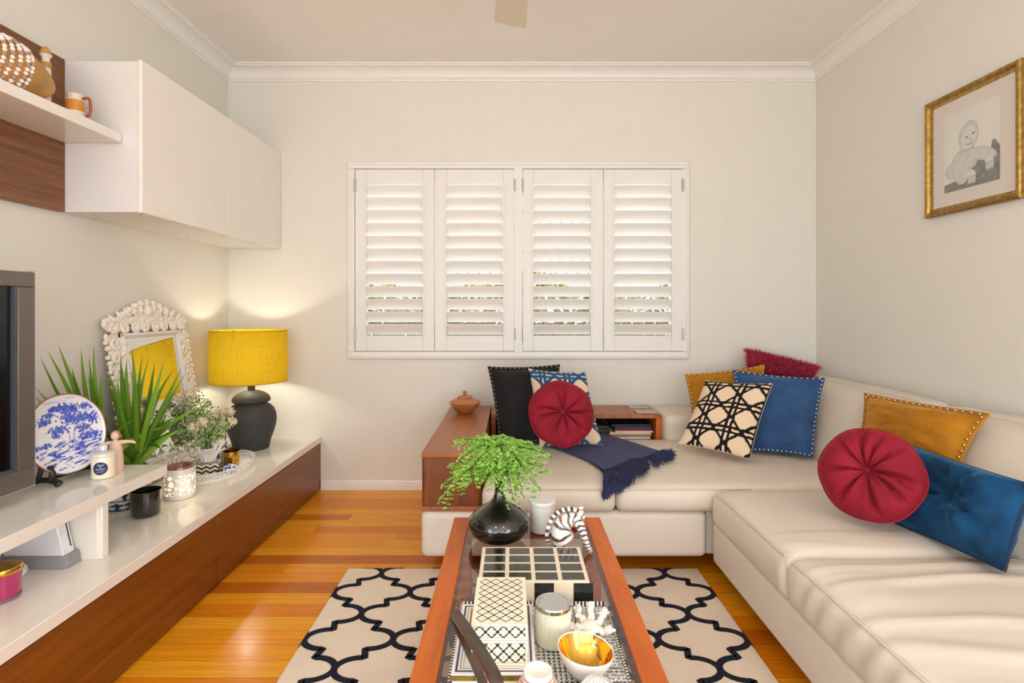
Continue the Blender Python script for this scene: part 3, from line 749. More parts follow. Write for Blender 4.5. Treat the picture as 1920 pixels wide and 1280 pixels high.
# black studded cushion
cushion('studded_cushion', (P(914, 687, 3.06), P(1050, 683, 3.06), P(1046, 832, 2.86), P(936, 834, 2.86)), .13, 'black velvet cushion with silver studs leaning on the walnut shelf', mats=M['blackv'], flange=.018, studs=15, pinch=.05, wr=3.5, seed=3)
cushion('patterned_cushion', (P(991, 691, 2.98), P(1098, 698, 2.94), P(1130, 834, 2.75), P(1012, 838, 2.80)), .11, 'blue and cream cane-patterned cushion behind the round crimson one', mats=[M['paintc'], M['creamc']], paint=cane((44, 84, 126), (226, 200, 168), w=.0085), n=110, pinch=.05, seed=5)
cushion('studded_cushion', (P(1284, 702, 3.12), P(1434, 683, 3.10), P(1436, 830, 2.88), P(1300, 826, 2.90)), .12, 'mustard velvet cushion at the back behind the black patterned cushion', mats=M['must'], flange=.018, studs=15, pinch=.06, seed=7)
cushion('studded_cushion', (P(1373, 694, 3.00), P(1547, 709, 2.86), P(1524, 858, 2.585), P(1394, 846, 2.72)), .13, 'blue velvet studded cushion in front of the crimson fur cushion', mats=M['navyv'], flange=.018, studs=15, pinch=.05, wr=4, seed=9)
cushion('patterned_cushion', (P(1323, 713, 2.88), P(1449, 719, 2.66), P(1406, 861, 2.50), P(1272, 832, 2.72)), .10, 'black and cream cane-patterned cushion standing on the sofa seat', mats=[M['paintc'], M['creamc']], paint=cane((24, 24, 26), (226, 200, 168)), n=110, pinch=.05, seed=11)
cushion('studded_cushion', [plane_x(px, py, 1.40, .86) for px, py in ((1621, 737), (1855, 776), (1796, 880), (1608, 842))], .11, 'mustard velvet lumbar cushion with studs against the right backrest', mats=M['must'], flange=.022, studs=18, pinch=.05, wr=4, seed=13)
cushion('lumbar_cushion', (P(1704, 834, 2.02), P(1936, 910, 1.52), P(1884, 1070, 1.42), P(1660, 972, 1.86)), .165, 'petrol blue velvet lumbar cushion with a centre button', mats=M['teal'], pinch=.035, n=90, tuft=(.12, .0, .058, .085, 8), wr=3, piping=mat('dark_piping', (14, 34, 54), .6), seed=15)
# fur cushion
fc = cushion('fur_cushion', (P(1402, 664, 3.24), P(1530, 696, 3.10), P(1505, 790, 3.02), P(1402, 780, 3.14)), .11, 'shaggy crimson fur cushion in the sofa corner against the wall', mats=mat('fur_base', (110, 22, 36), .8), pinch=.02, seed=17)
m = MB(); TLf, TRf, BRf, BLf = P(1402, 664, 3.24), P(1530, 696, 3.10), P(1505, 790, 3.02), P(1402, 780, 3.14)
nf = ((TRf-BLf).cross(TLf-BRf)).normalized(); nf = -nf if nf.y > 0 else nf
for k in range(9000):
    s, t = R.random(), R.random()**.7
    if R.random() < .3: t = 1.0
    p = (BLf*(1-s)+BRf*s)*(1-t)+(TLf*(1-s)+TRf*s)*t
    q = (max(0, 1-(2*s-1)**2)*max(0, 1-(2*t-1)**2))**.5
    sgn = 1 if R.random() < .85 else -1
    p = p+nf*(.055*q*sgn)
    d = (nf*sgn*(.3+.5*q)+(TLf-BLf).normalized()*((t-.35)*1.2+R.uniform(-.3, .5))+(TRf-TLf).normalized()*((s-.5)*1.1+R.uniform(-.6, .6)+.4*nz(s, t, 0, 4))).normalized()
    L = R.uniform(.03, .062); w_ = Vector((R.uniform(-1, 1), R.uniform(-1, 1), R.uniform(-1, 1))).cross(d).normalized()*.0013
    g_ = Vector((R.uniform(-.012, .012), 0, -.022*R.random()))
    c = mix3(lin((140, 22, 44)), lin((206, 70, 96)), R.random())
    a, b_ = m.vert(p-w_, c), m.vert(p+w_, c); a2, b2 = m.vert(p+d*L*.6-w_*.8, c), m.vert(p+d*L*.6+w_*.8, c); e_ = m.vert(p+d*L+g_, c)
    m.face((a, b_, b2, a2)); m.face((a2, b2, e_))
m.build('fur', M['attrm'], fc, smooth=False, kind='stuff')

def round_cushion(cen, nrm, up, r, T_, label, tilt_seed, off=(0, 0)):
    cen = Vector(cen); nrm = Vector(nrm).normalized(); X = Vector(up).cross(nrm).normalized(); Y = nrm.cross(X)
    root = thing('round_cushion', (cen.x, cen.y, cen.z-r), label, 'cushion', 'scatter cushions on the sofa')
    m = MB(); seg = 120; folds = []
    rr = random.Random(tilt_seed)
    a0 = 0
    while a0 < 2*PI: folds.append((a0+rr.uniform(-.12, .12), rr.uniform(.5, 1.0), rr.uniform(-.25, .25))); a0 += rr.uniform(.5, .85)
    def hgt(ra, an, side):
        q = max(0, 1-ra**3.4)**.5
        h = T_/2*q
        h -= T_*.40*math.exp(-(ra/.17)**1.2)
        for fa, fs, tw in folds:
            dd = (an-fa-tw*ra+PI) % (2*PI)-PI
            h -= T_*.21*fs*math.exp(-(dd/(.055+.05*ra))**2)*min(1, (ra/.12))*max(0, 1-(ra/.94)**7)
            h += T_*.04*fs*math.exp(-((abs(dd)-.16)/.08)**2)*(1-ra)
        h += .003*math.sin(an*31+3*nz(math.cos(an), math.sin(an), tilt_seed, 2))*math.exp(-((ra-.93)/.09)**2)
        return h
    rows = {1: [], -1: []}
    NR = 34
    for side in (1, -1):
        for k in range(NR+1):
            ra = (k/NR)**.85
            row = []
            for i in range(seg):
                an = 2*PI*i/seg
                rad = r*ra*(1+.012*math.sin(an*6+tilt_seed))
                row.append(m.vert(cen+X*((rad*math.cos(an))+off[0]*r*(1-ra))+Y*(rad*math.sin(an)+off[1]*r*(1-ra))+nrm*(side*max(.006, hgt(ra, an, side)) if k else side*max(.006, hgt(0, 0, side)))))
            rows[side].append(row)
        for k in range(NR):
            for i in range(seg):
                j = (i+1) % seg; q = (rows[side][k][i], rows[side][k+1][i], rows[side][k+1][j], rows[side][k][j])
                m.face(q if side == 1 else tuple(reversed(q)))
    for i in range(seg):
        j = (i+1) % seg; m.face((rows[1][NR][i], rows[-1][NR][i], rows[-1][NR][j], rows[1][NR][j]))
    cov = m.build('cover', M['redv'], root, ang=75)
    mp = MB(); mp.tube([cen+X*(r*1.005*math.cos(2*PI*i/60)*(1+.012*math.sin(2*PI*i/10+tilt_seed)))+Y*(r*1.005*math.sin(2*PI*i/60)*(1+.012*math.sin(2*PI*i/10+tilt_seed)))+nrm*.006 for i in range(61)], .004, 6)
    mp.build('piping', M['redv'], cov)
    mb_ = MB(); c = cen+X*off[0]*r+Y*off[1]*r+nrm*max(.006, hgt(0, 0, 1)); mb_.lathe(c, [(.006, 0), (.015, .002), (.017, .007), (.012, .013), (.004, .015)], 16, axis=nrm); mb_.build('button', M['redv'], cov)
    return root
round_cushion(P(1052, 775, 2.64), (.10, -.88, .36), (0, 0, 1), .160, .115, 'round crimson tufted cushion leaning on the blue patterned cushion', 4, (.03, .02))
round_cushion(P(1632, 889, 1.805), (-.62, -.66, .40), (0, 0, 1), .152, .150, 'round crimson tufted cushion beside the petrol blue lumbar cushion', 8, (-.02, .05))

# ---------------------------------------------------------------- throw
th_ = thing('throw_blanket', (.5, 2.7, .44), 'navy fringed throw draped over the sofa seat edge', 'blanket')
navy = mat('navy_wool', (76, 78, 104), .9, spec=.1, sheen=.35, sheencol=(110, 110, 150), bump=(420, .5, .002), vary=.1, vscale=40)
Uc = [(940, 806), (990, 803), (1060, 806), (1125, 812), (1180, 828), (1238, 847)]
Lc = [(945, 818), (985, 824), (1024, 834), (1066, 849), (1104, 864), (1133, 882)]
def thp(u, v):
    k = u*(len(Uc)-1); i = min(int(k), len(Uc)-2); f = k-i
    a = (Uc[i][0]*(1-f)+Uc[i+1][0]*f, Uc[i][1]*(1-f)+Uc[i+1][1]*f); b_ = (Lc[i][0]*(1-f)+Lc[i+1][0]*f, Lc[i][1]*(1-f)+Lc[i+1][1]*f)
    px, py = a[0]*(1-v)+b_[0]*v, a[1]*(1-v)+b_[1]*v
    p = G(px, py, ST+.023); e = max(0, 1-(2*v-1)**4)
    p.z += .005*e*math.sin(v*9+u*3)+.006*e*nz(u, v, 0, 5)+.002
    return p
m = MB(); m.grid(thp, 60, 26); m.build('cloth', navy, th_, ang=80, solid=.006)
m = MB(); tips = [(1266, 853), (1262, 862), (1238, 874), (1212, 882), (1204, 892), (1182, 902), (1168, 915), (1160, 925), (1150, 921), (1140, 932), (1133, 936)]
def tip(v):
    k = v*(len(tips)-1); i = min(int(k), len(tips)-2); f = k-i; return tips[i][0]*(1-f)+tips[i+1][0]*f, tips[i][1]*(1-f)+tips[i+1][1]*f
YF_ = 2.212
for k in range(300):
    v = R.random(); a = thp(1.0, v); a.z += .004*R.random(); tx, ty = tip(min(1, max(0, v+R.uniform(-.04, .04)))); tx += R.uniform(-5, 5); ty += R.uniform(-9, 4)
    
    pts = [a]
    sx_ = (a.x/a.y*1000+960); sy_ = 580+(CH-a.z)/a.y*1000
    for q in range(1, 8):
        f = q/7; px = sx_*(1-f)+tx*f+R.uniform(-1.2, 1.2); py = sy_*(1-f)+ty*f
        Yq = (CH-ST-.024)*1000/(py-580)
        if Yq < YF_: p = P(px, py, YF_-.004*R.random())
        else: p = P(px, py, Yq); p.z += .004+.004*R.random()
        if Yq < YF_+.05: p.z = min(p.z, ST+.015)
        pts.append(p)
    m.tube(pts, [.0022]*6+[.003, .0012], 5)
m.build('fringe', mat('navy_fringe', (52, 58, 90), .9, spec=.1, vary=.3, vscale=120), th_, kind='stuff')

# ---------------------------------------------------------------- rug
rm = mat('rug_pile_beige', (238, 222, 203), .95, spec=.05, sheen=.4, sheencol=(230, 215, 200), bump=(300, .6, .004), vary=.06, vscale=5)
rk = mat('rug_pile_charcoal', (40, 42, 52), .95, spec=.05, sheen=.3, sheencol=(90, 95, 110), bump=(400, .6, .004), vary=.15, vscale=60)
rx0, rx1, ry0, ry1, rz = -.72, .815, .5, 2.345, .013
m = MB(); puffbox(m, rx0, rx1, ry0, ry1, .0005, rz, .005, 8, 8, 1)
RZ = [0]
def ribbon(pts, w):
    RZ[0] = (RZ[0]+1) % 9; dz = RZ[0]*.00016
    n = len(pts); L, Rr = [], []
    for k in range(n):
        a = pts[max(k-1, 0)]; b_ = pts[min(k+1, n-1)]; d = Vector((b_[0]-a[0], b_[1]-a[1])).normalized(); nn = Vector((-d.y, d.x))
        L.append((pts[k][0]+nn.x*w/2, pts[k][1]+nn.y*w/2)); Rr.append((pts[k][0]-nn.x*w/2, pts[k][1]-nn.y*w/2))
    cl = lambda p: (min(max(p[0], rx0+.001), rx1-.001), min(max(p[1], ry0), ry1-.002))
    for k in range(n-1):
        q = [L[k], L[k+1], Rr[k+1], Rr[k]]
        if all(p[0] < rx0 or p[0] > rx1 or p[1] > ry1 for p in q): continue
        q = [cl(p) for p in q]
        ids = [m.vert((p[0], p[1], rz+.0018+dz)) for p in q]; low = [m.vert((p[0], p[1], rz-.002)) for p in q]
        m.face(ids, 1)
        m.face((ids[0], low[0], low[1], ids[1]), 1); m.face((ids[2], low[2], low[3], ids[3]), 1)
A_, B_ = .1525, .1535
def seg_pts(cx, cy, sx, sy):
    a, b_ = A_, B_; s = .022; pts = []
    # from left/right tip to mid step
    for k in range(9):
        t = k/8*PI/2; pts.append((cx+sx*(a/2+a/2*math.cos(t)), cy+sy*((b_/2-s)*math.sin(t))))
    pts.append((cx+sx*(a/2-.006), cy+sy*(b_/2-s)))
    for k in range(1, 4): pts.append((cx+sx*(a/2-.006+.012*k/3), cy+sy*(b_/2-s+2*s*k/3)))
    pts2 = []
    for k in range(9):
        t = PI/2*(1-k/8); pts2.append((cx+sx*(a/2-a/2*math.cos(t)), cy+sy*(b_-(b_/2-s)*math.sin(t))))
    return pts+pts2
CX0 = -.5625+.0; PX = .305; PY = .307
for i in range(-1, 6):
    for j in range(-1, 7):
        cx, cy = CX0+i*PX, 2.147-j*PY
        for sx in (1, -1):
            for sy in (1, -1): ribbon(seg_pts(cx, cy, sx, sy), .0215 if True else 0)
m.build('area_rug', [rm, rk], label='beige rug with charcoal trellis pattern under the coffee table', cat='rug', ang=50)

# ---------------------------------------------------------------- coffee table
TZ = .40; cx0, cx1, cy0, cy1 = -.208, .317, .62, 1.928
ct = thing('coffee_table', (.055, 1.27, .016), 'cherry framed coffee table with brown glass top on the rug', 'coffee table')
bw = .056
for x0, x1 in ((cx0, cx0+bw), (cx1-bw, cx1)): MB().box(x0, x1, cy0, cy1-.0, TZ-.045, TZ).build('side_rail', M['cherry'], ct, bevel=.003)
for y0, y1 in ((cy1-.082, cy1+.0005), (cy0-.0005, cy0+.082)):
    MB().box(cx0+bw-.001, cx1-bw+.001, y0, y1, TZ-.0445, TZ-.0003).build('end_rail', M['cherryx'], ct, bevel=.002)
tgm = pane_mat('smoked_brown_glass', (.50, .38, .31), .5, 3.0, .10)
m = MB(); m.face([m.vert(p) for p in ((cx0+bw, cy0+.082, TZ-.0015), (cx1-bw, cy0+.082, TZ-.0015), (cx1-bw, cy1-.082, TZ-.0015), (cx0+bw, cy1-.082, TZ-.0015))])
m.build('glass_top', tgm, ct, smooth=False)
m = MB(); m.box(cx0+.05, cx1-.05, cy0+.05, cy1-.05, .13, .15); m.build('lower_shelf', M['shelfw'], ct, bevel=.003)
for x in (cx0+.004, cx1-.064):
    for y in (cy0+.004, cy1-.064): MB().box(x, x+.06, y, y+.06, .016, TZ-.044).build('leg', M['cherry'], ct, bevel=.004)
MB().box(cx0+.06, cx1-.06, 1.25, 1.31, TZ-.045, TZ-.010).build('cross_rail', M['shelfw'], ct, bevel=.002)
# ---------------------------------------------------------------- table lamp
LX, LY = -1.525, 3.12
lamp = thing('table_lamp', (LX, LY, CT), 'black urn table lamp with a yellow drum shade in the corner', 'lamp')
lc = Vector((LX, LY, CT))
lb = mat('lamp_clay', (62, 64, 64), .62, spec=.3, bump=(60, .25, .003), vary=.12, vscale=20)
MB().lathe(lc, [(.094, 0), (.098, .006), (.101, .03), (.110, .06), (.124, .10), (.134, .14), (.137, .17), (.134, .20), (.122, .23), (.104, .25), (.090, .257), (.086, .262)], 48).build('base', lb, lamp, ang=50)
MB().lathe(lc, [(.082, .262), (.082, .268), (.098, .272), (.104, .279), (.103, .290), (.094, .306), (.074, .322), (.046, .334), (.022, .338)], 48).build('base_lid', lb, lamp, ang=45)
MB().lathe(lc, [(.020, .336), (.020, .42), (.008, .425), (.008, .46)], 20).build('pole', lb, lamp)
ym, nt, b_ = newmat('yellow_linen_shade'); L = nt.links.new
tc = nt.nodes.new('ShaderNodeTexCoord'); mp = nt.nodes.new('ShaderNodeMapping'); mp.inputs['Scale'].default_value = (14, 14, 160); L(tc.outputs['Object'], mp.inputs[0])
n = nt.nodes.new('ShaderNodeTexNoise'); n.inputs['Scale'].default_value = 1.6; n.inputs['Detail'].default_value = 4; L(mp.outputs[0], n.inputs['Vector'])
mp2 = nt.nodes.new('ShaderNodeMapping'); mp2.inputs['Scale'].default_value = (120, 120, 6); L(tc.outputs['Object'], mp2.inputs[0])
n2 = nt.nodes.new('ShaderNodeTexNoise'); n2.inputs['Scale'].default_value = 1.6; L(mp2.outputs[0], n2.inputs['Vector'])
ad = nt.nodes.new('ShaderNodeMath'); ad.operation = 'ADD'; L(n.outputs[0], ad.inputs[0]); L(n2.outputs[0], ad.inputs[1])
rp = nt.nodes.new('ShaderNodeValToRGB'); rp.color_ramp.elements[0].position = .6; rp.color_ramp.elements[1].position = 1.0
rp.color_ramp.elements[0].color = (*lin((184, 142, 20)), 1); rp.color_ramp.elements[1].color = (*lin((208, 172, 38)), 1); L(ad.outputs[0], rp.inputs[0])
d1 = nt.nodes.new('ShaderNodeBsdfDiffuse'); d2 = nt.nodes.new('ShaderNodeBsdfTranslucent'); L(rp.outputs[0], d1.inputs[0]); L(rp.outputs[0], d2.inputs[0])
mx = nt.nodes.new('ShaderNodeMixShader'); mx.inputs[0].default_value = .16; L(d1.outputs[0], mx.inputs[1]); L(d2.outputs[0], mx.inputs[2]); L(mx.outputs[0], nt.nodes['Material Output'].inputs[0])
shc = Vector((LX-.012, LY, CT)); z0, z1, rs = .392, .688, .207
m = MB(); m.lathe(shc, [(rs, z0), (rs, z1)], 72, cap0=False, cap1=False)
for zz_ in (z0, z1): m.tube([shc+Vector((rs*math.cos(2*PI*k/72), rs*math.sin(2*PI*k/72), zz_)) for k in range(73)], .0028, 6)
lsh = m.build('lamp_shade', ym, lamp, ang=60)
m = MB()
for k in range(3):
    a = 2*PI*k/3+.4; m.tube([shc+Vector((.02*math.cos(a), .02*math.sin(a), z1-.03)), shc+Vector((rs*math.cos(a), rs*math.sin(a), z1-.006))], .002, 5)
m.tube([shc+Vector((.02*math.cos(2*PI*k/16), .02*math.sin(2*PI*k/16), z1-.03)) for k in range(17)], .003, 5)
m.build('shade_carrier', M['steel'], lsh)
MB().ball(lc+Vector((-.006, 0, .515)), .030, 16, 10).build('bulb', mat('bulb_glow', (255, 250, 225), .4, emis=14, ecol=(255, 244, 205)), lamp)
pl = bpy.data.lights.new('lamp_bulb_light', 'POINT'); pl.energy = 20; pl.color = (1.0, .98, .82); pl.shadow_soft_size = .034
po = bpy.data.objects.new('lamp_bulb_light', pl); SC.collection.objects.link(po); po.location = (LX-.012, LY, CT+.515)
m = MB(); m.tube(cat_rom([(LX-.09, LY+.02, CT+.004), (LX-.12, LY-.02, CT+.004), (LX-.15, LY-.06, CT+.004), (LX-.20, LY+.1, CT+.004), (XL+.03, LY+.2, CT+.004), (XL+.012, LY+.25, CT+.1)], 24), .003, 6); m.build('power_cord', M['black'], lamp)

# ---------------------------------------------------------------- carved mirror leaning on the left wall
mir = thing('wall_mirror', (-1.69, 2.6, CT), 'white carved rectangular mirror leaning on the left wall behind the lamp', 'mirror')
MO = Vector((-1.668, 2.305, CT+.004)); MU = Vector((-.118, 0, .752)).normalized(); MS = Vector((0, 1, 0)); MN = Vector((MU.z, 0, -MU.x))
def mp_(s, t, n_=0.0): return MO+MS*s+MU*t+MN*n_
MW, MH = .585, .765
i0, i1, j0, j1 = .112, .492, .112, .684
m = MB(); m.obox(mp_(i0-.01, j0-.01, .002), MS*(i1-i0+.02), MU*(j1-j0+.02), MN*.004); m.build('mirror_glass', mat('mirror_silver', (238, 240, 240), .0, metal=1), mir, smooth=False)
m = MB()
for w0, w1, nn in ((-.020, 0, .016), (-.013, -.006, .024), (-.004, .003, .012)):
    a0, a1, b0, b1 = i0+w0, i1-w0, j0+w0, j1-w0; t_ = w1-w0
    m.obox(mp_(a0, b0, 0), MS*(a1-a0), MU*t_, MN*nn); m.obox(mp_(a0, b1-t_, 0), MS*(a1-a0), MU*t_, MN*nn)
    m.obox(mp_(a0, b0, 0), MS*t_, MU*(b1-b0), MN*nn); m.obox(mp_(a1-t_, b0, 0), MS*t_, MU*(b1-b0), MN*nn)
m.build('inner_moulding', M['whitem'], mir, bevel=.002)
m = MB()
def scroll(s, t, r, turns, a0, dr, thick=.011):
    pts = []; N = int(14*turns)+6
    for k in range(N+1):
        f = k/N; a = a0+dr*2*PI*turns*f; rr = r*(1-.72*f); pts.append(mp_(s+rr*math.cos(a), t+rr*math.sin(a), .010+.004*f))
    m.tube(pts, [thick*(1-.35*k/N) for k in range(N+1)], 7)
def leafb(s, t, ang, L, w=.010):
    pts = [mp_(s+L*f*math.cos(ang)+.012*math.sin(f*3)*-math.sin(ang), t+L*f*math.sin(ang)+.012*math.sin(f*3)*math.cos(ang), .010+.010*math.sin(f*PI)) for f in (0, .2, .4, .6, .8, 1)]
    m.tube(pts, [w*.4, w*.9, w*1.1, w, w*.7, w*.3], 7)
ot = .028
def border(length, fn):
    n_ = max(3, int(length/.062)); stp = length/n_
    for k in range(n_):
        q = (k+.5)*stp; fl = 1 if k % 2 else -1
        s, t, an = fn(q, .045); scroll(s, t, .027, 1.25, an+fl*.5, fl, .0115)
        s, t, an = fn(q+stp*.4, .078); scroll(s, t, .014, 1.0, an+2, -fl, .008)
        s, t, an = fn(q, .016); leafb(s, t, an+fl*.7, .036, .010)
        s, t, an = fn(q-stp*.3, .088); p = mp_(s, t, .012); m.ball(p, .013, 8, 6)
        s, t, an = fn(q+stp*.1, .094); p = mp_(s, t, .010); m.ball(p, .011, 8, 6)
border(j1-j0+.02, lambda q, o_: (i0-.012-o_*1.0, j0-.01+q, 0))
border(j1-j0+.02, lambda q, o_: (i1+.012+o_*.85, j0-.01+q, 0))
border(i1-i0+.17, lambda q, o_: (i0-.085+q, j1+.012+o_*.78, PI/2))
border(i1-i0+.17, lambda q, o_: (i0-.085+q, j0-.010-o_*.92, PI/2))
for o_, a_, b2_ in ((mp_(i0-.062, j0-.02, 0), .045, j1-j0+.04), (mp_(i1+.017, j0-.02, 0), .040, j1-j0+.04)): m.obox(o_, MS*a_, MU*b2_, MN*.007)
m.obox(mp_(i0-.05, j0-.060, 0), MS*(i1-i0+.10), MU*.042, MN*.007)
# pierced crest at the top
for k in range(-5, 6):
    f = k/5; hh = .085*(1-abs(f)**1.6); s = (i0+i1)/2+f*.215; t = j1+.075
    q = 0
    while q < hh:
        scroll(s+.012*math.sin(q*80+k), t+q, .022, 1.2, k+q*30, 1 if k > 0 else -1, .0095); q += .038
    m.ball(mp_(s, t+hh+.006, .012), .016, 9, 6); leafb(s, t+hh*.4, PI/2-f*.9, .05, .010)
leafb((i0+i1)/2, j1+.09, PI/2, .070, .018)
for s_, t_ in ((.03, .03), (MW-.03, .03), (.03, .745), (MW-.03, .745)):
    scroll(s_, t_, .026, 1.3, 0, 1, .012)
    for k in range(4): m.ball(mp_(s_+.02*math.cos(k*1.6), t_+.02*math.sin(k*1.6), .014), .012, 8, 6)
m.build('carved_frame', mat('mirror_white', (238, 230, 218), .5, bump=(60, .3, .004)), mir, ang=60)
m = MB(); m.obox(mp_(i0-.01, j0-.01, -.012), MS*(i1-i0+.02), MU*(j1-j0+.02), MN*.012); m.build('back_board', M['shelfw'], mir)

# ---------------------------------------------------------------- potted dracaena
dr = thing('potted_dracaena', (-1.60, 2.19, CT), 'spiky green dracaena in a blue and white pot behind the riser', 'plant')
def pot_col(k):
    return lin((228, 224, 214))
dcol = lin((34, 44, 96)); wcol = lin((226, 224, 214))
def potc(u, v):
    x, z = u*2*PI, v
    if v < .10 or .30 < v < .34 or v > .93: return dcol
    if v < .30: return dcol if (math.sin(x*9)+math.sin(v*60)) > -.2 else wcol
    q = math.sin(x*5)*.5; d_ = abs((v-.62)-.14*math.sin(x*5)); fl = nz(math.cos(x)*3, math.sin(x)*3, v*7, 1.2)
    return dcol if (fl > .28 or d_ < .02) else wcol
pp = Vector((-1.60, 2.19, CT))
def potp(u, v):
    pr = [(.055, 0), (.060, .01), (.072, .045), (.080, .08), (.084, .12), (.086, .155), (.090, .165)]
    k = v*(len(pr)-1); i = min(int(k), len(pr)-2); f = k-i; r = pr[i][0]*(1-f)+pr[i+1][0]*f; z = pr[i][1]*(1-f)+pr[i+1][1]*f
    return pp+Vector((r*math.cos(2*PI*u), r*math.sin(2*PI*u), z))
m = MB(); m.grid(potp, 120, 40, col=potc, closeu=True); m.col = wcol; m.lathe(pp, [(.0, 0), (.055, 0)], 40, cap0=False, cap1=False); m.lathe(pp, [(.090, .165), (.080, .164), (.078, .14)], 60, cap0=False, cap1=False)
m.build('pot', M['attr'], dr, ang=50)
MB().lathe(pp, [(.001, .141), (.079, .140)], 40, cap0=False, cap1=False).build('soil', mat('soil', (60, 44, 32), .95, vary=.4, vscale=60), dr)
m = MB(); crowns = [(Vector((-1.640, 2.10, .53)), 1), (Vector((-1.575, 2.20, .505)), 1), (Vector((-1.61, 2.27, .52)), 1)]
for c, _ in crowns: m.tube(cat_rom([(pp.x+(c.x-pp.x)*.3, pp.y+(c.y-pp.y)*.3, CT+.13), (c.x, c.y, c.z)], 5), .010, 8)
m.build('stem', mat('cane_bark', (150, 120, 84), .8, bump=(60, .4, .004)), dr)
m = MB()
def dleaf(base, tip, w, bend=.04, seed=0):
    base, tip = Vector(base), Vector(tip); d = tip-base; L = d.length; side = d.cross(Vector((0, -1, .15))).normalized()
    up = side.cross(d).normalized(); N = 12; rows = []
    cc = mix3(lin((58, 122, 28)), lin((128, 172, 52)), R.random())
    for k in range(N+1):
        f = k/N; p = base+d*f+Vector((0, 0, 1))*(bend*4*f*(1-f))+side*(.015*math.sin(f*PI+seed))
        p.x = max(p.x, XL+.012); ww = w*min(1, (f+.04)*5)*(1-f**2.2)*(.85+.15*math.cos(f*2)); tc_ = mix3(cc, lin((120, 60, 30)), max(0, f-.90)*6 if f > .9 else 0)
        e = mix3(cc, lin((110, 70, 30)), .35)
        rows.append((m.vert(p-side*ww, e), m.vert(p+up*ww*.35, tc_), m.vert(p+side*ww, e)))
        for q in rows[-1]:
            v = m.v[q]
            if v[0] < XL+.008: m.v[q] = (XL+.008, v[1], v[2])
    for k in range(N):
        for q in (0, 1): m.face((rows[k][q], rows[k][q+1], rows[k+1][q+1], rows[k+1][q]))
targets = [(78, 668, 1.86, 0), (92, 656, 1.95, 0), (117, 645, 2.02, 0), (159, 652, 2.12, 0), (173, 668, 2.14, 0), (183, 642, 2.15, 0), (228, 660, 2.18, 1), (233, 668, 2.2, 1), (249, 650, 2.16, 1), (243, 668, 2.2, 1), (274, 664, 2.2, 1), (271, 680, 2.3, 2), (285, 665, 2.22, 1), (297, 678, 2.35, 2), (310, 675, 2.25, 1), (331, 692, 2.3, 2), (343, 690, 2.3, 1), (356, 698, 2.3, 2), (66, 724, 1.80, 0), (70, 740, 1.78, 0), (382, 762, 2.35, 2), (345, 804, 2.2, 1), (330, 810, 2.3, 2), (265, 860, 2.06, 1), (305, 845, 2.15, 2), (190, 700, 2.08, 0), (205, 690, 2.2, 1), (208, 707, 2.25, 2), (141, 688, 2.0, 0), (224, 712, 2.0, 1), (262, 700, 2.1, 1), (170, 700, 1.98, 0), (300, 720, 2.1, 1), (320, 740, 2.15, 1)]
for px, py, Y, ci in targets:
    c = crowns[ci][0]; p = P(px, py, Y); p.x = max(p.x, XL+.02)
    dleaf(c+Vector((R.uniform(-.015, .015), R.uniform(-.015, .015), R.uniform(-.02, .03))), p, R.uniform(.0135, .0185), R.uniform(-.005, .03), R.uniform(0, 3))
for k in range(34):
    c = crowns[k % 3][0]; a = R.uniform(-2.6, .9); el = R.uniform(.35, 1.45); L = R.uniform(.16, .30)
    tp = c+Vector((math.cos(a)*math.cos(el), math.sin(a)*math.cos(el), math.sin(el)))*L; tp.x = min(max(tp.x, XL+.03), -1.40)
    if tp.z < .58 and tp.y < 2.08: continue
    dleaf(c+Vector((0, 0, R.uniform(-.02, .02))), tp, R.uniform(.012, .017), R.uniform(0, .03), R.uniform(0, 3))
m.build('leaves', M['leaf'], dr, ang=80)

# ---------------------------------------------------------------- on the riser
RT = .554
